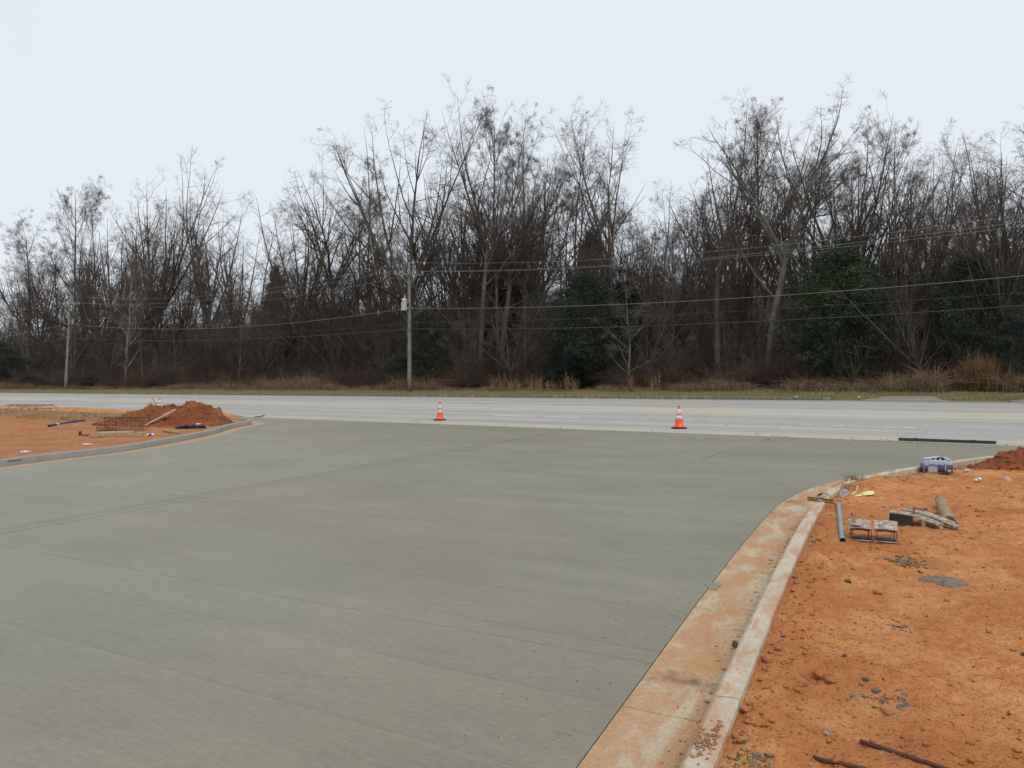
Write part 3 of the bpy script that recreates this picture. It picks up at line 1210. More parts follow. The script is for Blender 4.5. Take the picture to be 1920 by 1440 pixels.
# ------------------------------------------------------------------ spoil heaps
def make_heap(label, hx, prof_a, prof_h, wid_h, half, ground, seed, nclod, csize):
    """heap of dug clay: a runs to the right across the view, b away from it"""
    A0, A1 = prof_a[0], prof_a[-1]

    def hfun(a, b):
        ridge = np.interp(a, prof_a, prof_h)
        f = np.clip(1 - np.abs(b) / np.interp(a, prof_a, wid_h), 0, 1)
        gz, gd = ground(hx.x + a, hx.y + b)[:2]
        return ridge * sstep(0, 1.1, f) * sstep(.06, .55, gd), gz, gd

    def rough(wx, wy, hg):
        r_ = np.abs(fbm(wx * 2.3, wy * 2.3, 4, 131 + seed)) * .34 + fbm(wx * 6, wy * 6, 3, 141 + seed) * .10 + np.abs(fbm(wx * 12, wy * 12, 2, 151 + seed)) * .05
        return r_ * sstep(0, .25, hg)
    aa, bb = np.meshgrid(np.linspace(A0, A1, 230), np.linspace(-half, half, 130))
    hg, gz, gd = hfun(aa, bb)
    wx, wy = hx.x + aa, hx.y + bb
    zz = hg + rough(wx, wy, hg) + gz - .05 * (1 - sstep(.0, .05, hg))
    q = grid_quads(*aa.shape)
    q = q[((hg > .004).ravel()[q]).any(1) & ((gd > .0).ravel()[q]).all(1)]
    V = np.stack([aa.ravel(), bb.ravel(), (z0(wx, wy) - z0(hx.x, hx.y) + zz).ravel()], 1)
    used = np.zeros(len(V), bool)
    used[q.ravel()] = True
    remap = np.cumsum(used) - 1
    t = thing('dirt_mound', label, 'dirt mound', (hx.x, hx.y, z0(hx.x, hx.y)))
    link('spoil', mesh_np('spoil', V[used], remap[q]), M['clay_dark'], t)
    a_, b_ = rg.uniform(A0, A1, nclod), rg.uniform(-half, half * .4, nclod)
    hg, gz, gd = hfun(a_, b_)
    ok = (hg > .02) & (gd > .1)
    a_, b_, hg, gz = a_[ok], b_[ok], hg[ok], gz[ok]
    sz = np.minimum(csize * np.exp(rg.normal(0, .6, len(a_))), csize * 4.5)
    wx, wy = hx.x + a_, hx.y + b_
    scatter_lumps('loose_clods', np.stack([a_, b_, z0(wx, wy) - z0(hx.x, hx.y) + hg + rough(wx, wy, hg) + gz], 1), sz, M['clay_dark'], 12 + seed, t)
    return t


c = G(300, 803, .1)
make_heap('big heap of dark red dug clay behind the left kerb', Vector((c.x - .22, c.y + 1.25, 0)),
          [-2.75, -2.3, -1.7, -1.1, -.5, .1, .7, 1.2, 1.7, 2.2, 2.75], [0, .07, .18, .40, .52, .58, .72, .60, .40, .20, 0],
          [.6, .9, 1.2, 1.5, 1.6, 1.6, 1.5, 1.4, 1.2, .9, .4], 1.7, dirt_l, 0, 2200, .017)
c = on_r(1900, 884)
make_heap('red clay bank against the kerb at the right edge', Vector((c.x + .35, c.y + .55, 0)),
          [-1.5, -1.0, -.5, 0, .5, 1.2, 2.0, 3.0, 4.0], [0, .05, .11, .20, .28, .33, .34, .30, 0],
          [.25, .4, .55, .7, .8, .9, .9, .9, .5], 1.0, lambda x, y: dirt_r(x, y), 40, 1500, .016)

# ------------------------------------------------------------------ utility poles and wires
def make_pole(name, label, base, height, lean=(0, 0), tank=False, arm_dir=(-UX, -UY)):
    """wooden pole; the cross arm lies across the wires"""
    t = thing(name, label, 'utility pole', base)
    top = Vector((lean[0], lean[1], height))
    n = 10
    MB().tube([top * (k / n) for k in range(n + 1)], [.17 - .065 * k / n for k in range(n + 1)], 10).build('pole_shaft', M['pole'], t, smooth=True)
    ax = Vector((VX, VY, 0)).lerp(Vector((UX, UY, 0)), .45).normalized()
    q = top * ((height - .75) / height)
    R = Matrix.Rotation(math.atan2(ax.y, ax.x), 4, 'Z')
    arm = MB().box((0, 0, 0), (2.3, .10, .12), Matrix.Translation(q + Vector((0, -.16, 0))) @ R).build('cross_arm', M['pole'], t)
    for s in (-1, 1):
        MB().tube([q + ax * .65 * s + Vector((0, -.2, -.04)), q + Vector((0, -.14, -.75))], .02, 6).build('arm_brace', M['galv'], t)
    for s in (-1.05, -.5, .5, 1.05):
        MB().lathe([(.02, 0), (.055, .03), (.06, .08), (.04, .12), (.045, .17), (.02, .2)], 8, q + ax * s + Vector((0, -.16, .06))).build('insulator', M['porcelain'], t)
    MB().lathe([(.02, 0), (.05, .04), (.05, .1), (.03, .2)], 8, top).build('insulator', M['porcelain'], t)
    # long street-light bracket reaching towards the road
    h = height * .685
    p = top * (h / height)
    out = Vector((-.80, -.60, 0)).normalized()
    sc = 1.0 if tank else 1.35
    MB().tube([p + out * .1, p + out * 1.1 * sc + Vector((0, 0, .45)), p + out * 2.1 * sc + Vector((0, 0, .95)), p + out * 2.9 * sc + Vector((0, 0, 1.2)), p + out * 3.5 * sc + Vector((0, 0, 1.22))],
              [.09, .075, .06, .05, .04], 8).build('lamp_arm', M['dark_metal'], t, smooth=True)
    MB().box((0, 0, 0), (.16, .16, .4), Matrix.Translation(p + out * .12)).build('arm_bracket', M['dark_metal'], t)
    if tank:
        c = top * ((height - 3.55) / height) + Vector((-.36, -.28, 0))
        k = MB().lathe([(.0, 0), (.2, .01), (.225, .05), (.225, .80), (.235, .81), (.235, .86), (.12, .93), (.0, .94)], 18, c).build('transformer_tank', M['tank'], t, smooth=True)
        MB().lathe([(.03, 0), (.05, .05), (.03, .1), (.05, .15), (.03, .2), (.02, .3)], 8, c + Vector((.05, 0, .93))).build('bushing', M['porcelain'], k)
        MB().box((0, 0, 0), (.3, .1, .08), Matrix.Translation(c + Vector((.2, .1, .62)))).build('tank_bracket', M['galv'], t)
        MB().box((0, 0, 0), (.3, .1, .08), Matrix.Translation(c + Vector((.2, .1, .2)))).build('tank_bracket', M['galv'], t)
        MB().tube([q + Vector((.1, -.15, -.1)), q + Vector((.55, -.3, -1.2)), q + Vector((.9, -.4, -2.6))], .012, 5).build('guy_strand', M['wire'], t)
    for hh_ in (1.1, 1.6):
        MB().box((0, 0, 0), (.08, .02, .08), Matrix.Translation(top * (hh_ / height) + Vector((-.03, -.175, 0)))).build('number_tag', M['galv'], t)
    return t


pR = G(768, 734, .30)
pL = G(123, 730, .40)
hR = zpix(497, pR.y) - pR.z
hL = zpix(558, pL.y) - pL.z
make_pole('utility_pole', 'grey wooden utility pole with a white transformer, before the dark holly', pR, hR, (-.02, 0), True)
make_pole('utility_pole', 'leaning grey wooden utility pole at the far left of the road', pL, hL, ((133 - 123) / F * pL.y, 0), False)
dR = pR - pL
pN = UV(19, 43.6, .3)
pW = pL + (pL - pR) * 1.0
pW.z = z0(pW.x, pW.y) + .4


def wire(name, label, hs, py_end, sags, r, mat, off, group):
    """hs: heights above ground at the two poles; the wire runs on to the next, unseen poles"""
    AX = Vector((VX, VY, 0)).lerp(Vector((UX, UY, 0)), .45).normalized()
    o = AX * off + Vector((0, -.14, 0))
    W = [pW + Vector((0, 0, hs[0])) + o, pL + Vector((.5, 0, hs[0])) + o, pR + Vector((0, 0, hs[1])) + o, pN + Vector((0, 0, hs[1] + .2)) + o]
    # sag of the right span so that the wire passes the wanted height where it leaves the view
    a, b = W[2], W[3]
    ts = np.linspace(0, 1, 400)
    xs, ys = a.x + (b.x - a.x) * ts, a.y + (b.y - a.y) * ts
    i = int(np.argmin(abs(xs / ys - 960 / F)))
    t = ts[i]
    want = zpix(py_end, ys[i])
    lin = a.z + (b.z - a.z) * t
    sag_r = max(.3, (lin - want) / (4 * t * (1 - t)))
    sags = list(sags) + [sag_r]
    pts = []
    for k in range(3):
        for j in range(28 if k < 2 else 29):
            f = j / 28
            q = W[k].lerp(W[k + 1], f)
            q.z -= 4 * f * (1 - f) * sags[k]
            pts.append(q)
    o_ = MB().tube(pts, r, 5).build(name, mat)
    return tag(o_, label, 'wire', group)


GRP = 'overhead wires along the far side of the road'
wire('overhead_wire', 'topmost pale power wire carried on the very tips of both poles', (hL + .15, hR + .18), 403, (1.0, 1.3), .0105, M['wire'], 0, GRP)
wire('overhead_wire', 'second power wire from the top, on the cross arm ends facing the road', (hL - .5, hR - .50), 416, (1.0, 1.2), .0105, M['wire'], -1.05, GRP)
wire('overhead_wire', 'third power wire from the top, on the cross arm ends facing the woods', (hL - .5, hR - .50), 424, (1.0, 1.5), .0105, M['wire'], 1.05, GRP)
wire('overhead_wire', 'pale single wire fixed at transformer height, well below the cross arms', (hL - 3.1, hR - 3.35), 517, (1.0, 1.1), .015, M['wire'], 0, GRP)
wire('overhead_wire', 'thin dark cable between the pale single wire and the lowest black cable', (hL - 3.9, hR - 4.45), 548, (.9, .8), .013, M['cable'], 0, GRP)
wire('overhead_wire', 'lowest and thickest black telephone cable strung on both poles', (hL - 4.8, hR - 4.95), 573, (.8, .6), .026, M['cable'], 0, GRP)


# ------------------------------------------------------------------ traffic cones
def make_cone(label, loc, rz, sticker=True):
    t = thing('traffic_cone', label, 'traffic cone', loc, rz, 'orange traffic cones on the road')
    a = .19
    c = .055
    pr = [(a, -a + c), (a, a - c), (a - c, a), (-a + c, a), (-a, a - c), (-a, -a + c), (-a + c, -a), (a - c, -a)]
    mb = MB()
    for z, s in ((.0, 1.0), (.028, 1.0), (.04, .93)):
        mb.v += [(x * s, y * s, z) for x, y in pr]
    mb.f += [tuple(range(7, -1, -1)), tuple(range(16, 24))]
    for k in range(2):
        mb.f += [(k * 8 + j, k * 8 + (j + 1) % 8, k * 8 + 8 + (j + 1) % 8, k * 8 + 8 + j) for j in range(8)]
    mb.build('base', M['rubber'], t)
    H_ = .70

    def rad(z):
        return .135 - (.135 - .030) * (z - .04) / (H_ - .04)
    body = MB().lathe([(.15, .04), (.152, .052), (rad(.06), .062), (rad(.3), .3), (rad(.5), .5), (rad(.67), .67), (.022, .695), (.012, .70)], 24).build('cone_body', M['orange'], t, smooth=True)
    for z1, z2 in ((.285, .385), (.43, .575)):
        MB().lathe([(rad(z1) + .001, z1), (rad(z1) + .004, z1 + .002), (rad(z2) + .004, z2 - .002), (rad(z2) + .001, z2)], 24).build('reflective_collar', M['collar'], t, smooth=True)
    if sticker:
        MB().box((0, -rad(.10) - .003, .10), (.05, .008, .032)).build('sticker', M['sticker'], t)
    return t


make_cone('orange cone on the asphalt nearest the camera, right of the middle', G(1273, 803.5), .12)
make_cone('orange cone on the asphalt in the middle, farther than the right one', G(825, 788), -.35)
make_cone('orange cone half hidden behind the red dirt heap', at_v(299, 21.0), .4)

# ------------------------------------------------------------------ right-hand site litter and tools
ZR = Matrix.Rotation


def lie(p, q, lift):
    return [Vector((p.x, p.y, dz(p) + lift)), Vector((q.x, q.y, dz(q) + lift))]


# galvanised pipe
a, b = on_r(1580, 1017), on_r(1572, 946)
P = lie(a, b, .022)
t = thing('steel_pipe', 'galvanised steel pipe lying on clay beside the right kerb', 'pipe', P[0])
d = P[1] - P[0]
MB().tube([Vector((0, 0, 0)), d], .0245, 16, caps=False).build('pipe_wall', M['galv'], t, smooth=True)
MB().tube([d.normalized() * .002, d.normalized() * .5], .0225, 16, caps=False).build('pipe_bore', M['hole'], t, smooth=True)
MB().tube([d.normalized() * .03, d.normalized() * .034], .0222, 16).build('bore_shade', M['hole'], t)  # dark disc and lining put the shade of the hollow into colour

# wooden post
a, b = on_r(1780, 986), on_r(1764, 946)
P = lie(a, b, .05)
t = thing('wooden_post', 'short thick round wooden post lying on clay behind the metal kerb tools', 'post', P[0])
d = P[1] - P[0]
n = d.normalized()
pts = [d * k / 8 for k in range(9)]
MB().tube(pts, [.062 + .004 * math.sin(k * 2.1) for k in range(9)], 14, caps=False).build('post_shaft', M['log'], t, smooth=True)
MB().tube([n * .001, n * .012], .0615, 14).build('sawn_end', M['log_end'], t)
MB().tube([d - n * .012, d - n * .001], .0615, 14).build('sawn_end', M['log_end'], t)


def curb_tool(label, loc, rz, red_side):
    """bent steel kerb shaping tool lying upside down on its handle"""
    t = thing('kerb_tool', label, 'hand tool', loc, rz, 'steel kerb shaping tools')
    W = .205
    ys = np.linspace(0, .30, 13)
    rows_t, rows_b = [], []
    for y in ys:
        f = y / .30
        z = .10 + .022 * math.cos(f * 2 * math.pi) + .03 * f - .016 * math.exp(-((f - .45) / .13) ** 2)
        pin = 1 - .30 * math.exp(-((f - .42) / .14) ** 2)
        row = [Vector((x * W / 2 * pin, y, z + .004 * math.cos(x * 2.2))) for x in np.linspace(-1, 1, 7)]
        rows_t.append(row)
        rows_b.append([p - Vector((0, 0, .006)) for p in row])
    mb = MB().strip(rows_t).strip([list(reversed(r_)) for r_ in rows_b])
    mb.strip([rows_t[0], rows_b[0]]).strip([rows_b[-1], rows_t[-1]])
    mb.strip([[r_[0] for r_ in rows_b], [r_[0] for r_ in rows_t]]).strip([[r_[-1] for r_ in rows_t], [r_[-1] for r_ in rows_b]])
    mb.build('steel_plate', M['tool'], t, smooth=False)
    for s in (-1, 1):
        x = s * W * .34
        MB().add([(x, .06, .085), (x, .20, .085), (x, .13, .012), (x + .006 * s, .06, .085), (x + .006 * s, .20, .085), (x + .006 * s, .13, .012)],
                 [(0, 1, 2), (5, 4, 3), (0, 3, 4, 1), (1, 4, 5, 2), (2, 5, 3, 0)]).build('gusset', M['tool_red'], t)
        xx_ = s * W * .44
        MB().tube([(xx_, .02, .115), (xx_, -.015, .06), (xx_, -.02, .012)], .0032, 6).build('handle_strut', M['tool_dark'], t)
    MB().tube([(-W * .44, -.02, .010), (W * .44, -.02, .010)], .007, 8).build('handle_bar', M['tool'], t)
    MB().tube([(-W * .40, -.012, .026), (W * .40, -.012, .026)], .015, 10).build('grip', M['grip_blue'], t, smooth=True)
    return t


a = on_r(1614, 1018)
b = on_r(1661, 1020)
curb_tool('bent steel kerb tool beside the pipe, with a hand edger on top', Vector((a.x, a.y, dz(a) + .002)), -.38, False)
curb_tool('bent steel kerb tool right of its twin, away from the pipe', Vector((b.x, b.y, dz(b) + .002)), -.44, True)
# hand edger lying on the first tool
t = thing('hand_edger', 'small steel edging trowel with pinkish knob handle lying on a kerb tool', 'trowel', Vector((a.x + .035, a.y + .17, dz(a) + .128)), -.25)
t.rotation_euler = (.12, 0, -.5)
MB().box((0, 0, .012), (.105, .15, .006)).build('blade', M['tool'], t)
MB().tube([(-.02, .02, .015), (-.03, .045, .06), (-.035, .06, .075)], .012, 8).build('handle_neck', M['log'], t)
MB().lathe([(.0, 0), (.02, .004), (.022, .025), (.015, .045), (.0, .05)], 12, (-.036, .062, .062)).build('handle', M['handle_pink'], t, smooth=True)

# the long curved kerb mule
a, b = on_r(1668, 985), on_r(1780, 998)
t = thing('curb_mule', 'long wavy steel kerb mule with brown top handle, before the wooden post', 'hand tool',
          Vector((a.x, a.y, dz(a))), math.atan2(b.y - a.y, b.x - a.x))
L_ = math.hypot(b.x - a.x, b.y - a.y)


def mule_plate(y0, y1, lift, x0, x1):
    rows_ = []
    for x in np.linspace(x0, x1, 22):
        f = x / L_
        z = lift + .135 + .018 * math.sin(f * 4.2 + .6) - .055 * f
        rows_.append([Vector((x, y0 + (y1 - y0) * j / 4 + .07 * math.sin(f * 3.1), z + .014 * math.sin(j / 4 * math.pi))) for j in range(5)])
    low = [[p - Vector((0, 0, .012)) for p in r_] for r_ in rows_]
    mb = MB().strip(rows_).strip([list(reversed(r_)) for r_ in low])
    mb.strip([[r_[0] for r_ in low], [r_[0] for r_ in rows_]]).strip([[r_[-1] for r_ in rows_], [r_[-1] for r_ in low]])
    mb.strip([rows_[0], low[0]]).strip([low[-1], rows_[-1]])
    return mb


mule_plate(-.02, .10, 0, .0, L_ * .80).build('steel_plate', M['tool'], t)
mule_plate(.13, .27, .012, .05, L_).build('steel_plate', M['tool'], t)
MB().box((.11, .02, .075), (.24, .02, .11)).build('side_plate', M['tool_dark'], t)
MB().box((.0, .10, .075), (.015, .18, .10)).build('side_plate', M['tool_dark'], t)
for k, x in enumerate(np.linspace(.05, L_ * .7, 9)):
    MB().box((x, .115 + .07 * math.sin(x / L_ * 3.1), .135 + .018 * math.sin(x / L_ * 4.2 + .6) - .055 * x / L_), (.012, .05, .006)).build('rung', M['tool_dark'], t)
for x, y in ((.33, .0), (.50, .0), (.52, .16), (L_ - .02, .16)):
    x = min(x, L_ - .02)
    MB().box((x, y + .04, .055), (.026, .026, .105)).build('leg', M['tool'], t)
MB().tube([(.33, .03, .008), (.50, .03, .008)], .010, 8).build('foot_bar', M['tool'], t)
MB().tube([(.52, .19, .010), (L_ - .02, .19, .010)], .010, 8).build('foot_bar', M['tool'], t)
MB().tube([(.37, .05, .022), (.48, .05, .022)], .017, 10).build('grip', M['grip_grey'], t)
MB().tube([(.54, .17, .024), (L_ * .92, .17, .024)], .019, 10).build('grip', M['grip_grey'], t)
MB().box((.20, .10, .18), (.016, .016, .07)).build('handle_stem', M['tool'], t)
MB().tube([(.20, .10, .205), (.25, .10, .21), (.31, .10, .205)], [.019, .022, .017], 12).build('top_handle', M['handle_pink'], t, smooth=True)
MB().lathe([(.0, 0), (.014, .004), (.016, .02), (.0, .028)], 10, (.325, .10, .195)).build('handle_knob', M['grip_grey'], t)

# yellow level and wooden offcuts on the kerb end
a, b = G(1514, 938, .15), G(1563, 942, .15)
za = max(z0(a.x, a.y) + .152, dz(a)) + .02
P = [Vector((a.x, a.y, za)), Vector((b.x, b.y, max(dz(b) + .035, za - .01)))]
t = thing('spirit_level', 'narrow yellow spirit level lying across the end of the right kerb', 'level', P[0])
d = P[1] - P[0]
R = d.to_track_quat('X', 'Z').to_matrix().to_4x4()
ll = d.length
MB().box((ll / 2, 0, 0), (ll, .022, .03), R).build('beam', M['yellow'], t)
MB().box((ll / 2, 0, .0185), (ll * .98, .026, .007), R).build('top_rail', M['tool_dark'], t)
MB().box((ll / 2, 0, -.0185), (ll * .98, .026, .007), R).build('bottom_rail', M['tool_dark'], t)
MB().box((ll * .5, -.0125, 0), (.05, .006, .02), R).build('vial', M['film'], t)
for k, (px, py, ln, an, lab) in enumerate([(1543, 934, .15, .9, 'pale wood offcut behind the yellow level, nearer of two'),
                                           (1547, 927, .12, 1.5, 'pale wood offcut behind the yellow level, farther of two')]):
    p = G(px, py, .16)
    zt = max(dz(p), z0(p.x, p.y) + (.15 if sdist(RC, RN, p.x, p.y, GUT + KW)[0][0] > -.17 and sdist(RC, RN, p.x, p.y, GUT + KW)[0][0] < 0 else .0))
    mb = MB().box((0, 0, .022), (ln, .045, .04)).build('wood_offcut', M['board_pale'], bevel=.003)
    mb.location = (p.x, p.y, zt)
    mb.rotation_euler = (0, .05, an)
    tag(mb, lab, 'wood scrap', 'wood offcuts at the kerb end')

# crumpled cups, bottles, film


def crumpled(name, label, cat, p, size, mat, seed, group=None, parts=None):
    me = lump_mesh(name, seed, 2, (1, .8, .7), .22)
    o = link(name, me, mat)
    o.location = (p.x, p.y, p.z + size * .55)
    o.scale = (size, size, size)
    o.rotation_euler = (0, .3, seed)
    return tag(o, label, cat, group)


def plastic_bottle(label, p, rz, ln=.19, flat=1.0, tilt=0.0):
    t = thing('plastic_bottle', label, 'bottle', Vector((p.x, p.y, p.z + .028)), rz, 'empty plastic drink bottles')
    t.rotation_euler = (0, math.radians(90) + tilt, rz)
    r_ = .031
    MB().lathe([(.0, 0), (.024, .002), (r_, .012), (r_ * .95, .05), (r_, .06), (r_ * .95, .075), (r_, .09), (r_, ln - .06), (.024, ln - .04), (.013, ln - .02), (.013, ln - .004)], 14, sx=flat).build('bottle_body', M['clear'], t, smooth=True)
    MB().lathe([(r_ + .0008, ln * .36), (r_ + .001, ln * .362), (r_ + .001, ln * .60), (r_ + .0008, ln * .602)], 14, sx=flat).build('paper_label', M['white_can'], t, smooth=True)
    MB().lathe([(.0148, ln - .016), (.015, ln - .014), (.015, ln), (.012, ln + .002)], 12, sx=flat).build('cap', M['white_can'], t)
    return t


p = on_r(1578, 933)
t = thing('plastic_cup', 'crushed clear plastic cup on clay left of the yellow paper', 'cup', Vector((p.x, p.y, dz(p) - .005)), .4)
t.rotation_euler = (.35, .3, .4)
mb = MB()
rows_ = []
for k in range(8):
    f = k / 7
    rows_.append([Vector(((.036 + .018 * f + .007 * math.sin(3 * 2 * math.pi * j / 16 + 4 * f)) * math.cos(2 * math.pi * j / 16),
                          (.034 + .016 * f + .008 * math.sin(2 * 2 * math.pi * j / 16 - 5 * f)) * math.sin(2 * math.pi * j / 16), .012 + .105 * f)) for j in range(17)])
mb.strip(rows_).strip([[p_ * .93 + Vector((0, 0, .006)) for p_ in reversed(r_)] for r_ in rows_])
mb.build('cup_wall', M['clear'], t, smooth=True)
MB().lathe([(.0, .012), (.035, .0125), (.036, .016), (.0, .018)], 16).build('cup_base', M['clear'], t)

# yellow folded paper: two sheets standing up from the clay
p = on_r(1611, 930)


def sheet(name, pts, mat, parent=None, th=.004):
    """a bent sheet of paper or film with thickness"""
    top_ = [[Vector(q) for q in r_] for r_ in pts]
    low = [[q - Vector((0, th * .5, th)) for q in r_] for r_ in top_]
    mb = MB().strip(top_).strip([list(reversed(r_)) for r_ in low])
    mb.strip([[r_[0] for r_ in low], [r_[0] for r_ in top_]]).strip([[r_[-1] for r_ in top_], [r_[-1] for r_ in low]])
    mb.strip([top_[0], low[0]]).strip([low[-1], top_[-1]])
    return mb.build(name, mat, parent)


t = thing('paper_bag', 'torn pale yellow paper folded open on the clay', 'paper', Vector((p.x, p.y, dz(p) + .004)), 0)
sheet('paper_flap', [[(-.13, -.03, .01), (-.10, .03, .012)], [(-.05, -.02, .05), (-.03, .05, .055)], [(-.005, .0, .13), (.0, .06, .125)]], M['paper'], t)
sheet('paper_base', [[(-.15, -.05, .006), (-.12, .0, .012)], [(-.06, -.055, .01), (-.03, .01, .014)], [(.03, -.03, .006), (.04, .03, .02)]], M['paper'], t)
sheet('paper_wing', [[(.04, -.03, .012), (.05, .05, .03)], [(.12, -.04, .02), (.13, .06, .05)], [(.19, -.01, .03), (.21, .06, .055)]], M['paper'], t)

# shrink-wrapped pack of water bottles
p = on_r(1749, 886)
t = thing('bottle_pack', 'shrink wrapped pack of small water bottles with dark blue print by the kerb', 'water pack', Vector((p.x + .05, p.y - .02, dz(p) - .004)), -.34)
bw, bd = .41, .27
for i in range(6):
    for j in range(4):
        x, y = -bw / 2 + .034 + i * .0675, -bd / 2 + .034 + j * .0675
        r_ = random.Random(i * 7 + j)
        b_ = MB().lathe([(.0, 0), (.031, .004), (.032, .10), (.030, .15), (.022, .175), (.013, .19), (.013, .205), (.0, .206)], 10,
                        (x + r_.uniform(-.003, .003), y, .006 + r_.uniform(-.006, .006) + .01 * (2 <= i <= 4) * (j < 3))).build('bottle', M['clear'], t, smooth=True)
rows_ = []
nx_ = 48
for z, s in ((0.0, 1.0), (.05, 1.01), (.10, 1.015), (.15, 1.0), (.175, .975), (.19, .93)):
    row = []
    for k in range(nx_ + 1):
        a_ = 2 * math.pi * k / nx_
        ca, sa = math.cos(a_), math.sin(a_)
        x = bw / 2 * s * (abs(ca) ** .28) * (1 if ca > 0 else -1)
        y = bd / 2 * s * (abs(sa) ** .28) * (1 if sa > 0 else -1)
        row.append(Vector((x * 1.01 + .003 * math.sin(9 * a_ + z * 60), y * 1.02 + .003 * math.cos(11 * a_ - z * 70), z + .004 + .006 * math.sin(7 * a_) * (z > .14))))
    rows_.append(row)
film = MB().strip(rows_).build('shrink_wrap', M['film'], t, smooth=True)
# printed panel on the front right half, real sheet just proud of the film
yf = -bd / 2 * 1.04 - .006
pan = MB().box((.095, yf, .078), (.205, .006, .135)).build('printed_panel', M['print'], film)
MB().box((-bw / 2 + .035, yf, .06), (.05, .006, .095)).build('printed_panel', M['print'], film)
MB().box((-bw / 2 * 1.02 - .007, .0, .08), (.006, bd * .8, .13)).build('printed_panel', M['print'], film)
MB().box((.13, yf - .005, .098), (.032, .004, .05)).add([(.115, yf - .006, .073), (.146, yf - .006, .073), (.13, yf - .006, .055)], [(0, 1, 2)]).build('yellow_emblem', M['yellow'], film)
for k in range(3):
    MB().box((.098 + .0 * k, yf - .005, .05 + .03 * k), (.012, .004, .022)).build('white_lettering', M['white_can'], film)
MB().box((.15, yf - .005, .04), (.05, .004, .022)).build('white_lettering', M['white_can'], film)
for k in range(5):
    MB().box((-.13 + .027 * k, yf - .002, .118 + .004 * math.sin(k)), (.016, .004, .022)).build('dark_lettering', M['can_print'], film)
# loose crumple of film on top
mb = MB()
rows_ = []
r_ = random.Random(9)
for i in range(9):
    rows_.append([Vector((-.18 + .36 * i / 8, -.12 + .24 * j / 6, .196 + .028 * r_.random() + .03 * math.exp(-((i - 4.5) / 1.6) ** 2))) for j in range(7)])
mb.strip(rows_).strip([[q - Vector((0, 0, .004)) for q in reversed(r2)] for r2 in rows_]).build('crumpled_film', M['film'], film)

# small rubbish on the right soil
p = on_r(1833, 904)
t = thing('crushed_can', 'crushed printed drink can on clay below the bottle pack', 'can', Vector((p.x, p.y, dz(p) + .03)), .3)
t.rotation_euler = (0, math.radians(80), .4)
MB().lathe([(.0, -.055), (.024, -.054), (.031, -.045), (.026, -.01), (.031, .02), (.029, .045), (.022, .055), (.0, .056)], 14, sx=.75).build('can_body', M['white_can'], t, smooth=True)
MB().lathe([(.0283, -.024), (.0275, -.0105), (.0285, .0)], 14, sx=.75).build('can_print_band', M['can_print'], t, smooth=True)
crumpled('plastic_scrap', 'crumpled clear plastic at the foot of the right red bank', 'plastic', Vector((*on_r(1812, 884).xy, dz(on_r(1812, 884)))), .045, M['clear'], 3)
crumpled('plastic_scrap', 'crumpled clear plastic at the right edge of the clay', 'plastic', Vector((*on_r(1890, 903).xy, dz(on_r(1890, 903)))), .05, M['clear'], 5)

# blob and crumbs of spilled concrete
p = on_r(1768, 1092)
t = thing('concrete_blob', 'flat grey blob of set concrete on the right clay', 'concrete lump', Vector((p.x, p.y, dz(p))), -.25)
aa, bb = np.meshgrid(np.linspace(-1, 1, 40), np.linspace(-1, 1, 30))
rad_ = np.sqrt(aa ** 2 + bb ** 2) + .22 * fbm(aa * 1.7 + 3, bb * 1.7, 3, 15)
hz_ = .05 * np.clip(1 - rad_ ** 2, 0, 1) ** .5 + .006 * fbm(aa * 9, bb * 9, 2, 16) - .012
q = grid_quads(*aa.shape)
q = q[(hz_ > -.008).ravel()[q].any(1)]
V = np.stack([aa.ravel() * .175, bb.ravel() * .145, hz_.ravel()], 1)
link('blob', mesh_np('blob', V, q, smooth=True), M['mud'], t)
p = on_r(1698, 1056)
pts = np.stack([p.x + rg.normal(0, .07, 70), p.y + rg.normal(0, .10, 70), np.zeros(70)], 1)
pts[:, 2] = z0(pts[:, 0], pts[:, 1]) + dirt_r(pts[:, 0], pts[:, 1])[0] + .006
scatter_lumps('mortar_heap', pts, rg.uniform(.008, .028, 70), M['mud'], 21)['label'] = 'crumbled dark mortar beside the grey concrete blob'
for k, (px, py, s, mt, lab) in enumerate([(1590, 1092, .026, 'darkcrumb', 'dark lump of mortar on the clay near the kerb, below the kerb tools'),
                                          (1538, 1268, .055, 'clod', 'largest clay clod on the open soil, right of the foreground kerb'),
                                          (1556, 1275, .035, 'clod', 'clay clod touching the largest one on its right'),
                                          (1622, 1277, .02, 'darkcrumb', 'dark mortar lump right of the two clay clods'),
                                          (1584, 1236, .015, 'darkcrumb', 'dark mortar lump beside the pink string line'),
                                          (1665, 1338, .036, 'clod', 'reddish clod between dark mortar smears in the lower right'),
                                          (1400, 1335, .030, 'clod', 'clay clod wedged against the back of the foreground kerb'),
                                          (1448, 1352, .020, 'clod', 'pale clod on the soil near the kerb foot at the bottom'),
                                          (1550, 1378, .018, 'stone', 'small grey stone on clay near the bottom rods')]):
    p = on_r(px, py)
    o = link('clay_clod' if mt == 'clod' else 'dark_lump' if mt == 'darkcrumb' else 'stone', lump_mesh('clod', 60 + k, 2, (1, .8, .65), .2), M[mt])
    o.location = (p.x, p.y, dz(p) + s * .35)
    o.scale = (s, s, s)
    o.rotation_euler = (.2, .1, k)
    tag(o, lab, 'clod' if mt == 'clod' else 'lump' if mt == 'darkcrumb' else 'stone')
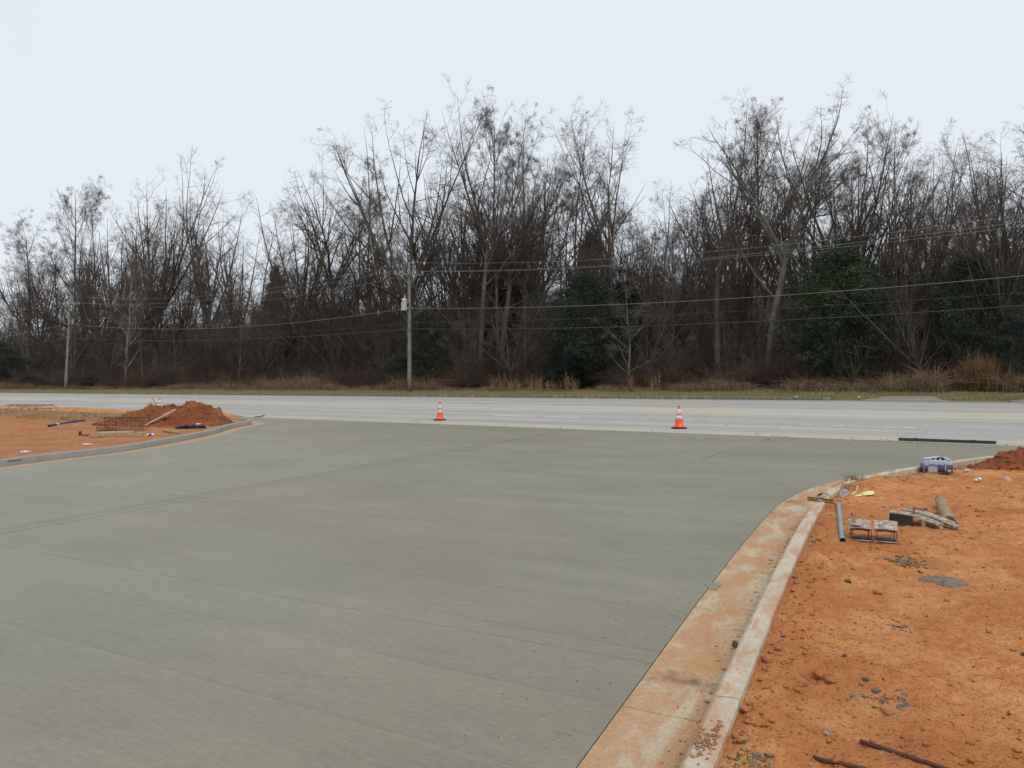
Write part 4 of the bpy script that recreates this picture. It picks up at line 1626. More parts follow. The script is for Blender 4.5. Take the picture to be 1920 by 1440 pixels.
for k, (px, py, s) in enumerate([(1398, 1415, .05), (1425, 1428, .035), (1660, 1308, .06), (1700, 1325, .05), (1690, 1180, .04), (1610, 1310, .07)]):
    p = on_r(px, py)
    pts = np.stack([p.x + rg.normal(0, s * .8, 22), p.y + rg.normal(0, s * .9, 22), np.zeros(22)], 1)
    pts[:, 2] = z0(pts[:, 0], pts[:, 1]) + dirt_r(pts[:, 0], pts[:, 1])[0] - .001
    scatter_lumps('mortar_smear', pts, rg.uniform(.006, .024, 22), M['mud'], 31 + k, flat=.35)['label'] = 'thin grey mortar smear on the right clay'

# pink mason line lying loosely
pix = [(1478, 1140), (1485, 1165), (1510, 1190), (1535, 1205), (1570, 1215), (1600, 1228), (1640, 1245), (1690, 1262), (1740, 1267), (1800, 1275)]
C_, S_ = catmull([on_r(*q) for q in pix], .03)
pts = [(x + .008 * math.sin(k * .9), y, z0(x, y) + float(dirt_r(np.array([x]), np.array([y]))[0][0]) + .004) for k, (x, y) in enumerate(C_)]
tag(MB().tube(pts, .0026, 4).build('string_line', M['string']), 'thin pink mason line trailing over the right clay', 'string')
# two rusty rods in the corner
for (p1, p2, r_, lab) in (((1525, 1424), (1640, 1452), .010, 'short rusty rod at the bottom edge, left of the longer rod'), ((1613, 1395), (1790, 1452), .010, 'longer rusty rod running out at the bottom right corner')):
    a, b = on_r(*p1), on_r(*p2)
    pts = []
    for k in range(9):
        q = a.lerp(b, k / 8)
        pts.append((q.x, q.y, dz(q) * .3 + (dz(a) + (dz(b) - dz(a)) * k / 8) * .7 + .010))
    tag(MB().tube(pts, r_, 8).build('steel_rod', M['rebar'], smooth=True), lab, 'rod', 'rusty rods on the clay')
# gravel spilled by the kerb beside the bottle pack
n = 240
s_ = arc_of(RC, RS, G(1712, 882)) + rg.normal(0, .40, n)
o_ = GUT + KW + np.abs(rg.normal(0, .10, n)) + .01
ix = np.clip(np.interp(s_, RS, np.arange(len(RS))).astype(int), 0, len(RS) - 1)
xx, yy = RC[ix, 0] + RN[ix, 0] * o_, RC[ix, 1] + RN[ix, 1] * o_
h_, d_, _, _ = dirt_r(xx, yy)
ok = d_ > -1
scatter_lumps('spilled_gravel', np.stack([xx, yy, z0(xx, yy) + h_ + .006], 1)[ok], rg.uniform(.008, .022, n)[ok], M['stone'], 41)['label'] = 'grey gravel spilled against the kerb beside the bottle pack'


def blades(mb_pts, n, rng, spread, height, wid, lean=.35, bend=.3):
    """thin three-sided stems: arrays (verts, tris) in local space"""
    px, py = rng.normal(0, spread, n), rng.normal(0, spread, n)
    az = rng.uniform(0, 2 * math.pi, n)
    ln = height * rng.uniform(.55, 1.0, n)
    le = np.abs(rng.normal(0, lean, n))
    dx, dy = np.cos(az) * le, np.sin(az) * le
    p0 = np.stack([px, py, np.full(n, -.02)], 1)
    p1 = p0 + np.stack([dx * .35, dy * .35, np.full(n, .55)], 1) * ln[:, None]
    p2 = p0 + np.stack([dx * (1 + bend), dy * (1 + bend), 1 - le * .35], 1) * ln[:, None]
    nodes = np.stack([p0, p1, p2], 1)
    rad = np.stack([np.full(n, wid), np.full(n, wid * .8), np.full(n, wid * .3)], 1)
    return nodes, rad


def sweep_np(nodes, rad, k=3, tip=False):
    """vectorised tubes: nodes (B,n,3), rad (B,n) -> verts, quads"""
    B, n, _ = nodes.shape
    t = np.empty_like(nodes)
    t[:, 1:-1] = nodes[:, 2:] - nodes[:, :-2]
    t[:, 0] = nodes[:, 1] - nodes[:, 0]
    t[:, -1] = nodes[:, -1] - nodes[:, -2]
    t /= np.maximum(np.linalg.norm(t, axis=2, keepdims=True), 1e-9)
    ref = np.zeros((B, 1, 3))
    up = np.abs(t[:, :1, 2:3]) < .8
    ref = np.where(up, np.array([0, 0, 1.0]), np.array([1.0, 0, 0]))
    a = np.cross(t, np.broadcast_to(ref, t.shape))
    a /= np.maximum(np.linalg.norm(a, axis=2, keepdims=True), 1e-9)
    b = np.cross(a, t)
    ang = np.arange(k) * 2 * math.pi / k
    v = nodes[:, :, None, :] + rad[:, :, None, None] * (a[:, :, None, :] * np.cos(ang)[None, None, :, None] + b[:, :, None, :] * np.sin(ang)[None, None, :, None])
    base = (np.arange(B) * n * k)[:, None, None]
    i = (np.arange(n - 1) * k)[None, :, None]
    j = np.arange(k)[None, None, :]
    j2 = (j + 1) % k
    q = np.stack([base + i + j, base + i + j2, base + i + k + j2, base + i + k + j], -1).reshape(-1, 4)
    return v.reshape(-1, 3), q


def join(parts):
    V_, Q_, n_ = [], [], 0
    for v, q in parts:
        V_.append(v)
        Q_.append(q + n_)
        n_ += len(v)
    return np.concatenate(V_), np.concatenate(Q_)


# small dead weeds at the kerb end
for k, (px, py, hgt_, lab) in enumerate([(1603, 903, .16, 'small dead weed tuft on the kerb beside the yellow paper'), (1596, 914, .07, 'flat clump of dead straw just before the small weed tuft')]):
    p = on_r(px, py)
    nodes, rad = blades(None, 70, np.random.default_rng(k + 3), .05 if k == 0 else .12, hgt_, .003, .9 if k else .7)
    v, q = sweep_np(nodes, rad)
    o = link('dead_weed', mesh_np('dead_weed', v, q), M['dry'])
    o.location = (p.x, p.y, dz(p))
    tag(o, lab, 'weed', kind='stuff')

# dark timber form along the road edge
a, b = G(1685, 826), G(1868, 832.5)
for k, (pa, pb, nm, lab) in enumerate([(a, b, 'form_board', 'long dark form board lying on the road edge at the right')]):
    d = pb - pa
    t = thing(nm, lab, 'board', pa)
    R = d.to_track_quat('X', 'Z').to_matrix().to_4x4()
    MB().box((d.length / 2, 0, .035), (d.length, .09, .06), R).build('board', M['steel_form'], t, bevel=.006)
    MB().box((d.length * .18, .0, .070), (.06, .1, .008), R).build('cleat', M['tool_dark'], t)
    MB().box((d.length * .78, .0, .070), (.06, .1, .008), R).build('cleat', M['tool_dark'], t)
a, b = G(478, 783, 0), G(496, 781, 0)
tag(MB().tube([a + Vector((0, 0, .03)), a.lerp(b, .5) + Vector((0, 0, .02)), b + Vector((0, 0, .06))], .02, 6).build('stick', M['steel_form']), 'short dark stick on the road edge beyond the left kerb end', 'stick')

# ------------------------------------------------------------------ left-hand site litter
# plank on the heap
a, b = on_l(278, 800), G(323, 781, 0)
k = 0.0
A = Vector((a.x, a.y - .25, dzl(a) + .05))
Bp = Vector((A.x + .80, A.y + .45, A.z + .50))
d = Bp - A
t = thing('wood_plank', 'pale plank leaning on the front of the red dirt heap', 'plank', A)
R = d.to_track_quat('X', 'Z').to_matrix().to_4x4()
MB().box((d.length / 2, 0, .0), (d.length, .15, .04), R).build('plank', M['board_pale'], t, bevel=.004)
# blue pipe
a, b = on_l(92, 802), on_l(157, 790)
t = thing('blue_pipe', 'dark blue plastic pipe lying on the left soil', 'pipe', Vector((a.x, a.y, dzl(a) + .04)))
d = Vector((b.x, b.y, dzl(b) + .06)) - t.location
MB().tube([Vector((0, 0, 0)), d], .045, 12, caps=False).build('pipe_wall', M['blue_pipe'], t, smooth=True)
MB().tube([d.normalized() * .01, d.normalized() * .02], .043, 12).build('bore_shade', M['hole'], t)  # near-black disc painted as the shade inside the pipe mouth
MB().tube([d * .17, d * .23], .0462, 12).build('printed_band', M['white_can'], t)
# timbers
a, b = on_l(168, 820), on_l(269, 818)
t = thing('timber', 'long squared timber lying nearest the left kerb', 'timber', Vector((a.x, a.y, dzl(a))))
d = Vector((b.x, b.y, dzl(b))) - t.location
R = d.to_track_quat('X', 'Z').to_matrix().to_4x4()
MB().box((d.length / 2, 0, .06), (d.length, .11, .11), R).build('beam', M['board'], t, bevel=.008)
a, b = on_l(188, 813), on_l(252, 811)
t = thing('timber', 'thin flat board lying just behind the squared timber', 'timber', Vector((a.x, a.y, dzl(a))))
d = Vector((b.x, b.y, dzl(b))) - t.location
R = d.to_track_quat('X', 'Z').to_matrix().to_4x4()
MB().box((d.length / 2, 0, .03), (d.length, .14, .04), R).build('beam', M['board_pale'], t, bevel=.005)
a = on_l(151, 820)
t = thing('angle_iron', 'small dark angle bracket at the left end of the squared timber', 'bracket', Vector((a.x, a.y, dzl(a))))
MB().box((.15, 0, .03), (.32, .12, .02)).build('foot', M['rebar'], t)
MB().box((-.01, 0, .075), (.02, .12, .11)).build('upright', M['rebar'], t)
a, b = on_l(308, 809), on_l(336, 814)
t = thing('wood_scrap', 'small reddish board on soil near the left kerb bend', 'board', Vector((a.x, a.y, dzl(a))))
d = Vector((b.x, b.y, dzl(b))) - t.location
R = d.to_track_quat('X', 'Z').to_matrix().to_4x4()
MB().box((d.length / 2, 0, .03), (d.length, .10, .04), R).build('board', M['log'], t)
# bottles, can
plastic_bottle('clear plastic bottle lying on soil behind the left kerb, before the timber', Vector((*on_l(154, 836).xy, dzl(on_l(154, 836)))), .05, .24)
plastic_bottle('clear plastic bottle near the left edge, just behind the left kerb', Vector((*on_l(38, 850).xy, dzl(on_l(38, 850)))), .75, .20)
p = on_l(276, 817)
t = thing('drink_can', 'white and blue drink can right of the squared timber', 'can', Vector((p.x, p.y, dzl(p) + .035)))
t.rotation_euler = (0, math.radians(88), .1)
MB().lathe([(.0, 0), (.027, .002), (.035, .012), (.035, .17), (.028, .185), (.0, .186)], 14).build('can_body', M['white_can'], t, smooth=True)
MB().lathe([(.0352, .06), (.0362, .062), (.0362, .12), (.0352, .122)], 14).build('can_print_band', M['can_print'], t, smooth=True)
# dropped jacket with a bottle on it
p = on_l(357, 803)
t = thing('dropped_jacket', 'crumpled dark blue jacket dropped at the foot of the dirt heap', 'jacket', Vector((p.x, p.y, dzl(p))))
aa, bb = np.meshgrid(np.linspace(-1, 1, 44), np.linspace(-1, 1, 30))
rad_ = np.sqrt(aa ** 2 + bb ** 2) + .5 * fbm(aa * 1.6 + 8, bb * 1.6, 3, 25)
hz_ = np.clip(1.05 - rad_, 0, 1) * .05 + .11 * np.abs(fbm(aa * 4, bb * 4, 3, 26)) - .01
q = grid_quads(*aa.shape)
q = q[(rad_ < 1.05).ravel()[q].all(1)]
link('cloth', mesh_np('cloth', np.stack([aa.ravel() * .5, bb.ravel() * .3, hz_.ravel()], 1), q, smooth=True), M['cloth'], t)
plastic_bottle('clear plastic bottle resting on the dark blue jacket', Vector((p.x + .2, p.y - .05, dzl(p) + .10)), 1.2, .22)
# roll of remesh (rusty wire mesh) lying before the heap
a = on_l(228, 809)
t = thing('wire_mesh_roll', 'rusty roll of wire mesh lying before the dirt heap', 'wire mesh', Vector((a.x, a.y + .12, dzl(a))), 0)
r_ = random.Random(5)
for k in range(13):
    x = -.68 + 1.36 * k / 12
    pts = []
    for j in range(25):
        th_ = 2 * math.pi * j / 24
        q = 1 + .06 * math.sin(2 * th_ + k)
        pts.append((x, .26 * q * math.cos(th_), .21 + .20 * q * math.sin(th_)))
    MB().tube(pts, .0042, 4, caps=False).build('hoop_wire', M['rebar'], t)
for j in range(18):
    th_ = 2 * math.pi * j / 18
    MB().tube([(-.70, .26 * math.cos(th_), .21 + .2 * math.sin(th_)), (.70, .265 * math.cos(th_), .21 + .205 * math.sin(th_))], .0042, 4).build('long_wire', M['rebar'], t)
a = on_l(198, 809)
t2 = thing('wire_mesh_scrap', 'small curled scrap of wire mesh left of the mesh roll', 'wire mesh', Vector((a.x, a.y, dzl(a) + .01)))
for k in range(8):
    MB().tube([(-.25 + .07 * k, -.08, .02), (-.25 + .07 * k, 0, .10), (-.25 + .07 * k, .1, .07)], .006, 4).build('wire', M['rebar'], t2)
for k in range(4):
    MB().tube([(-.28, -.08 + .06 * k, .03 + .06 * math.sin(k * 1.1)), (.28, -.08 + .06 * k, .03 + .06 * math.sin(k * 1.1))], .006, 4).build('wire', M['rebar'], t2)
# loops of black wire standing before the road at far left
a = at_v(48, 17.0)
t = thing('wire_hoops', 'loose hoops of thin dark wire mesh standing at the far left kerb', 'wire mesh', Vector((a.x, a.y, dzl(a) - .02)), 0)
for k in range(6):
    x = -.95 + .36 * k
    pts = [(x + .55 * math.cos(math.pi * (1 - j / 14)) + .1, .3 * j / 14, .52 * math.sin(math.pi * j / 14) ** .7) for j in range(15)]
    MB().tube(pts, .010, 4).build('hoop_wire', M['blackwire'], t)
for zz_, y_ in ((.30, .04), (.45, .09), (.50, .15)):
    MB().tube([(-1.1, y_, zz_), (1.35, y_, zz_ + .02)], .009, 4).build('long_wire', M['blackwire'], t)
# rebar stubs by the hidden cone
for k, (px, off, hh_) in enumerate([(287, 0, .62), (292, .1, .8), (308, -.05, .35)]):
    b = at_v(px, 18.6)
    pts = [b + Vector((0, 0, -.02)), b + Vector((.04, 0, hh_ * .6)), b + Vector((-.12 - .05 * k, 0, hh_))]
    tag(MB().tube(pts, .012, 5).build('rebar_stub', M['rebar']), ['bent rebar stub sticking up left of the half hidden cone', 'taller bent rebar stub just left of the half hidden cone', 'short rebar stub right of the half hidden cone'][k], 'rebar')
# straw clumps on the left soil
rs = np.random.default_rng(14)
parts = []
for k in range(46):
    u, v = rs.uniform(-48, -29), rs.normal(15.0, .7)
    p = UV(u, v)
    nodes, rad = blades(None, 60, rs, .35, rs.uniform(.12, .42), .010, 1.2, .6)
    nodes = nodes + np.array([p.x, p.y, dzl(p)])
    parts.append(sweep_np(nodes, rad))
v, q = join(parts)
tag(link('straw_litter', mesh_np('straw_litter', v, q), M['straw']), 'dry straw and dead grass strewn on the left soil', kind='stuff')

# ------------------------------------------------------------------ bare winter trees
def unit(a):
    return a / np.maximum(np.linalg.norm(a, axis=-1, keepdims=True), 1e-9)


def grow(start, dirs, lens, r0, r1, steps, wob, trop, rng):
    """grow many branches at once: returns nodes (B,steps+1,3), radii (B,steps+1)"""
    B = len(start)
    nodes = np.empty((B, steps + 1, 3))
    nodes[:, 0] = start
    d = unit(dirs)
    for s in range(steps):
        d = unit(d + rng.normal(0, wob, (B, 3)) + np.array([0, 0, trop]))
        nodes[:, s + 1] = nodes[:, s] + d * (lens / steps)[:, None]
    f = np.linspace(0, 1, steps + 1)[None]
    rad = r0[:, None] * (1 - f) + r1[:, None] * f
    return nodes, rad


def spawn(nodes, rad, per, tr, ang, lr, rr, rng, lens, taper=.55):
    """children along branches"""
    B, n, _ = nodes.shape
    per = rng.poisson(per, B) if np.isscalar(per) else per
    idx = np.repeat(np.arange(B), per)
    t = rng.uniform(tr[0], tr[1], len(idx))
    x = t * (n - 1)
    i = np.clip(x.astype(int), 0, n - 2)
    f = (x - i)[:, None]
    p = nodes[idx, i] * (1 - f) + nodes[idx, i + 1] * f
    pd = unit(nodes[idx, i + 1] - nodes[idx, i])
    rv = rng.normal(0, 1, (len(idx), 3))
    perp = unit(np.cross(pd, rv))
    a = np.radians(rng.uniform(ang[0], ang[1], len(idx)))[:, None]
    d = pd * np.cos(a) + perp * np.sin(a)
    L = lens[idx] * rng.uniform(lr[0], lr[1], len(idx)) * (1 - taper * t)
    r = np.minimum((rad[idx, i] * (1 - f[:, 0]) + rad[idx, i + 1] * f[:, 0]) * rr, rad[idx, i])
    return p, d, L, r


def bare_tree(seed, H=25.0, fork=.45, nlimb=6, limb_ang=(15, 38), limb_len=(.4, .58), leader=True, nb=11, b_ang=(28, 66), b_len=(.24, .46), ntw=9, tw_len=(.28, .58),
              ntt=6, tt_len=(.35, .7), trunk_r=.26, wob=.042, tips=.35, trop=.07, limb_t=(.35, .95), nsub=2.2):
    rng = np.random.default_rng(seed)
    th = H * (.92 if leader else fork)
    one = np.ones(1)
    tn, trd = grow(np.zeros((1, 3)), np.array([[rng.normal(0, .02), rng.normal(0, .02), 1.0]]), th * one, trunk_r * one, (trunk_r * (.12 if leader else .7)) * one, 16, wob * .8, .30, rng)
    trd[:, 0] *= 1.25
    if leader:
        lp, ld, ll, lrad = spawn(tn, trd, np.array([nlimb]), limb_t, limb_ang, limb_len, .62, rng, H * one, .5)
    else:
        lp, ld, ll, lrad = spawn(tn, trd, np.array([nlimb]), (.82, 1.0), limb_ang, limb_len, .68, rng, H * one, 0.0)
        lp2, ld2, ll2, lr2 = spawn(tn, trd, np.array([max(1, nlimb // 3)]), (.5, .8), (limb_ang[0] + 15, limb_ang[1] + 18), (limb_len[0] * .6, limb_len[1] * .75), .4, rng, H * one, 0.0)
        lp, ld, ll, lrad = np.concatenate([lp, lp2]), np.concatenate([ld, ld2]), np.concatenate([ll, ll2]), np.concatenate([lrad, lr2])
    ln, lr_ = grow(lp, ld, ll, lrad, lrad * .07, 11, wob * .95, trop, rng)
    sp, sdr, sl, sr = spawn(ln, lr_, float(nsub), (.15, .7), (18, 44), (.45, .8), .72, rng, ll, .5)
    sn, srd = grow(sp, sdr, sl, sr, sr * .09, 8, wob * 1.1, trop, rng)
    parts_t = [sweep_np(tn, trd, 8), sweep_np(ln, lr_, 6), sweep_np(sn, srd, 5)]
    bp, bd, bl, br = spawn(ln, lr_, float(nb), (.14, 1.0), b_ang, b_len, .6, rng, ll, .62)
    bp3, bd3, bl3, br3 = spawn(sn, srd, float(nb) * .7, (.12, 1.0), b_ang, b_len, .6, rng, sl * 1.15, .6)
    bp, bd, bl, br = np.concatenate([bp, bp3]), np.concatenate([bd, bd3]), np.concatenate([bl, bl3]), np.concatenate([br, br3])
    if leader:
        bp2, bd2, bl2, br2 = spawn(tn, trd, np.array([nb]), (.45, .97), (28, 60), (.14, .24), .5, rng, H * one, .55)
        bp, bd, bl, br = np.concatenate([bp, bp2]), np.concatenate([bd, bd2]), np.concatenate([bl, bl2]), np.concatenate([br, br2])
    br = np.clip(br, .011, .05)
    bn, brd = grow(bp, bd, bl, br, br * .3, 6, wob * 2.4, trop * .45, rng)
    wp, wd, wl_, wr = spawn(bn, brd, float(ntw), (.12, 1.0), (30, 72), tw_len, .6, rng, bl, .4)
    wr = np.clip(wr, .0065, .012)
    wnod, wrd = grow(wp, wd, wl_, wr, wr * .5, 3, wob * 3.0, trop * .25, rng)
    xp, xd, xl, xr = spawn(wnod, wrd, float(ntt), (.1, 1.0), (28, 70), tt_len, .6, rng, np.maximum(wl_, .75), .35)
    xr = np.clip(xr, .0055, .0078)
    xn, xrd = grow(xp, xd, xl, xr, xr * .5, 1, .12, trop * .3, rng)
    parts_c = [sweep_np(bn, brd, 4), sweep_np(wnod, wrd, 3), sweep_np(xn, xrd, 3)]
    if tips > 0:      # buds, seed balls and a few clinging leaves at the twig ends
        m = rng.random(len(xn)) < tips * .55
        e = xn[m, 1]
        o = rng.normal(0, 1, (len(e), 3))
        o = unit(o) * rng.uniform(.04, .09, (len(e), 1))
        parts_c.append(sweep_np(np.stack([e - o * .3, e + o * .4], 1), np.stack([np.full(len(e), .014), np.full(len(e), .006)], 1), 3))
    return join(parts_t), join(parts_c)


TREES = {}


def template(key, bark, twig, **kw):
    (tv, tq), (cv, cq) = bare_tree(**kw)
    H_ = float(np.percentile(cv[:, 2], 99.7))
    a = mesh_np('trunk_' + key, tv, tq, smooth=True)
    b = mesh_np('crown_' + key, cv, cq)
    a.materials.append(M[bark])
    b.materials.append(M[twig])
    TREES[key] = (a, b, H_)


template('poplar', 'bark', 'twig', seed=1, nlimb=13, limb_ang=(26, 54), limb_len=(.28, .46), nb=6, ntw=6, ntt=5, trunk_r=.24, limb_t=(.36, .93), tips=.5)
template('poplar_b', 'bark', 'twig', seed=12, nlimb=12, limb_ang=(24, 50), limb_len=(.32, .52), nb=6, ntw=6, ntt=5, trunk_r=.25, limb_t=(.32, .92), tips=.4)
template('vase', 'bark', 'twig', seed=3, leader=False, fork=.34, nlimb=8, limb_ang=(8, 42), limb_len=(.52, .70), nb=8, ntw=6, ntt=5, trunk_r=.34, tips=.3)
template('vase_b', 'bark', 'twig', seed=31, leader=False, fork=.30, nlimb=10, limb_ang=(8, 46), limb_len=(.52, .74), nb=7, ntw=6, ntt=5, trunk_r=.36, tips=.15, trop=.06)
template('fork', 'bark', 'twig', seed=5, leader=False, fork=.52, nlimb=5, limb_ang=(12, 42), limb_len=(.40, .54), nb=10, ntw=6, ntt=5, trunk_r=.24, tips=.75)
template('fork_b', 'bark', 'twig', seed=53, leader=False, fork=.42, nlimb=5, limb_ang=(14, 46), limb_len=(.44, .62), nb=10, ntw=6, ntt=5, trunk_r=.25, tips=.7)
template('oak', 'bark', 'twig', seed=7, leader=False, fork=.46, nlimb=7, limb_ang=(18, 58), limb_len=(.38, .56), nb=8, ntw=6, ntt=5, trunk_r=.28, tips=.6, wob=.075)
template('fan', 'bark', 'twig', seed=9, leader=False, fork=.28, nlimb=9, limb_ang=(10, 46), limb_len=(.50, .72), nb=9, ntw=6, ntt=5, trunk_r=.26, tips=.05, trop=.10)
template('slender', 'bark', 'twig', seed=15, nlimb=11, limb_ang=(22, 50), limb_len=(.18, .34), nb=6, ntw=5, ntt=4, trunk_r=.15, nsub=1.0, limb_t=(.3, .95), tips=.2)
template('sapling', 'bark_pale', 'twig_pale', seed=17, H=12, nlimb=12, limb_ang=(25, 60), limb_len=(.2, .42), nb=6, ntw=5, ntt=4, trunk_r=.09, nsub=1.0, limb_t=(.15, .95), tips=.1)
template('sapling_b', 'bark', 'brush', seed=19, H=10, leader=False, fork=.15, nlimb=8, limb_ang=(10, 50), limb_len=(.5, .8), nb=6, ntw=5, ntt=4, trunk_r=.11, nsub=1.2, tips=.1, trop=.05)


def plant(key, px, v, top_py, label, rz, group=None, name='bare_tree', cat='tree', wide=1.0, lean=0.0):
    me_t, me_c, H_ = TREES[key]
    p = at_v(px, v)
    p.z = fz(p)
    s = (zpix(top_py, p.y) - p.z) / H_
    t = thing(name, label, cat, p, rz, group)
    t.scale = (s * wide, s * wide, s)
    t.rotation_euler = (0, lean, rz)
    link('trunk', me_t, None, t)
    link('crown', me_c, None, t)
    return t


KEY = [
    ('poplar_b', 58, 56, 398, 'rounded bare tree at the far left end of the woods', 1.0, 1.15),
    ('poplar', 140, 55, 328, 'tall narrow bare tree directly above the left utility pole', .3, .9),
    ('slender', 182, 60, 352, 'thin bare tree just right of the left utility pole', 2.0, 1.0),
    ('vase_b', 290, 56, 303, 'broad bare tree with fanning limbs, largest in the left woods', 2.4, .95),
    ('vase', 395, 57, 362, 'bare tree leaning its limbs over the gap left of the middle', 4.2, 1.0),
    ('vase', 447, 62, 420, 'low bare tree filling the bottom of the skyline dip', 3.9, 1.0),
    ('fork_b', 486, 60, 384, 'lower bare tree standing in the dip of the skyline', 2.6, 1.0),
    ('vase', 562, 56, 352, 'bare tree starting the rise of the skyline left of the transformer pole', 1.6, 1.05),
    ('oak', 640, 57, 318, 'bare tree with crowded limbs left of the transformer pole', .2, 1.0),
    ('poplar_b', 690, 60, 290, 'slim bare tree just left of the transformer pole', 3.3, 1.0),
    ('vase', 768, 53, 228, 'large vase shaped bare tree rising right behind the transformer pole', 5.3, 1.08),
    ('fork', 900, 53, 195, 'tall forked bare tree right of the transformer pole', 2.2, 1.0),
    ('poplar', 935, 56, 188, 'tall bare tree with straight trunk near the middle of the photo', 4.4, .85),
    ('poplar_b', 985, 58, 205, 'bare tree close right of the straight middle trunk', .9, .9),
    ('fork_b', 1075, 54, 212, 'crooked bare tree between the middle cluster and the open crowned tree', 1.7, .8),
    ('fork', 1150, 52, 186, 'open crowned bare tree standing alone against the sky right of middle', .1, 1.0),
    ('fork_b', 1348, 51, 160, 'tallest bare tree, its limbs opening to the left', 3.0, 1.0),
    ('poplar', 1412, 55, 168, 'narrow bare tree right beside the tallest one', 1.2, .8),
    ('oak', 1440, 49.5, 178, 'bare tree with pale trunk seen down to the verge', 2.5, 1.12),
    ('vase_b', 1600, 53, 196, 'wide bare tree above the large green evergreen', 5.9, .9),
    ('poplar', 1682, 51, 200, 'straight bare tree right of the large green evergreen', 2.9, .8),
    ('fan', 1735, 53, 262, 'dense twiggy rounded bare tree left of the dip at the right', .5, .9),
    ('fan', 1878, 51, 225, 'dense dark twiggy bare tree at the right edge', 3.4, 1.1),
    ('fan', 1918, 54, 128, 'tall fine twigged bare tree cut by the right edge', 1.1, 1.15),
    ('fan', 1248, 58, 325, 'lower fan shaped bare tree between the two tallest groups', 2.1, 1.25),
    ('fan', 1010, 62, 330, 'fan shaped bare tree low behind the middle cluster', 4.0, .9),
]
for k, (key, px, v, py, lab, rz, wd) in enumerate(KEY):
    t = plant(key, px, v, py, lab, rz, None, wide=wd)
    if 'pale trunk' in lab:
        tr_ = [c for c in t.children if c.name.startswith('trunk')][0]
        tr_.data = tr_.data.copy()
        tr_.data.materials[0] = M['bark_mid']

rt = random.Random(11)
sky_x = [0, 60, 140, 240, 330, 400, 440, 480, 560, 660, 740, 830, 900, 960, 1060, 1130, 1240, 1300, 1350, 1420, 1540, 1680, 1760, 1810, 1860, 1920, 2100]
sky_y = [450, 410, 350, 330, 360, 385, 440, 410, 380, 330, 280, 330, 230, 220, 260, 250, 300, 300, 220, 220, 230, 240, 290, 310, 280, 220, 200]
# mid-storey trees: nothing but their place in the wood tells them apart
keys = ['poplar', 'poplar_b', 'vase', 'fork', 'fork_b', 'oak', 'slender', 'fan', 'vase_b', 'fan', 'vase_b', 'poplar']
ZONES = [(130, 'left of the left utility pole'), (300, 'just right of the left utility pole'), (480, 'below the broad left tree'), (660, 'below the dip of the skyline'),
         (790, 'around the transformer pole'), (960, 'between the transformer pole and the middle'), (1130, 'behind the broomsedge row'), (1290, 'right of the open crowned tree'),
         (1470, 'below the tallest bare tree'), (1670, 'behind the large green evergreen'), (1810, 'right of the large green evergreen'), (9999, 'near the right edge')]


def zone(px):
    return next(w_ for x_, w_ in ZONES if px < x_)


for k in range(100):
    px = -60 + 2060 * (k + rt.random()) / 100
    v = rt.uniform(55, 80)
    top_ = np.interp(px, sky_x, sky_y) + rt.uniform(25, 190)
    plant(rt.choice(keys), px, v, min(top_, 540), 'bare tree in the crowded middle storey ' + zone(px), rt.uniform(0, 6.28), 'crowded mid height trees ' + zone(px), wide=rt.uniform(.8, 1.15))
for k in range(44):
    px = -60 + 2060 * (k + rt.random()) / 44
    plant(rt.choice(['slender', 'sapling', 'sapling_b', 'sapling_b']), px, rt.uniform(48.5, 57), rt.uniform(450, 590), 'thin bare sapling at the woods edge ' + zone(px), rt.uniform(0, 6.28),
          'saplings at the woods edge ' + zone(px), name='bare_sapling', wide=rt.uniform(.9, 1.3), lean=rt.uniform(-.12, .12))
# leaning pale trunk seen low at the woods edge
plant('sapling', 1178, 48.2, 520, 'leaning pale brown trunk at the woods edge before the dark evergreen', 1.0, None, 'bare_sapling', wide=1.6, lean=-.10)
plant('slender', 1703, 49.0, 430, 'dark trunk between the two evergreen masses at the right', 1.0, None, wide=1.5)

# ------------------------------------------------------------------ brush and far woods (uncountable)
def shrub(seed, H=4.0, n=9, spread=.5):
    rng = np.random.default_rng(seed)
    s = np.concatenate([rng.normal(0, spread * .35, (n, 2)), np.zeros((n, 1))], 1)
    d = np.concatenate([rng.normal(0, spread, (n, 2)), np.ones((n, 1))], 1)
    L = H * rng.uniform(.6, 1.0, n)
    a, ar = grow(s, d, L, np.full(n, .022), np.full(n, .008), 5, .16, .02, rng)
    p, dd, l2, r2 = spawn(a, ar, 6.0, (.15, 1.0), (20, 65), (.25, .55), .6, rng, L, .3)
    b, br = grow(p, dd, l2, np.full(len(p), .010), np.full(len(p), .006), 2, .2, -.01, rng)
    p, dd, l3, r3 = spawn(b, br, 3.2, (.1, 1.0), (20, 70), (.3, .6), .6, rng, l2, .2)
    c, cr = grow(p, dd, l3, np.full(len(p), .008), np.full(len(p), .004), 1, .2, 0, rng)
    return join([sweep_np(a, ar, 3), sweep_np(b, br, 3), sweep_np(c, cr, 3)])


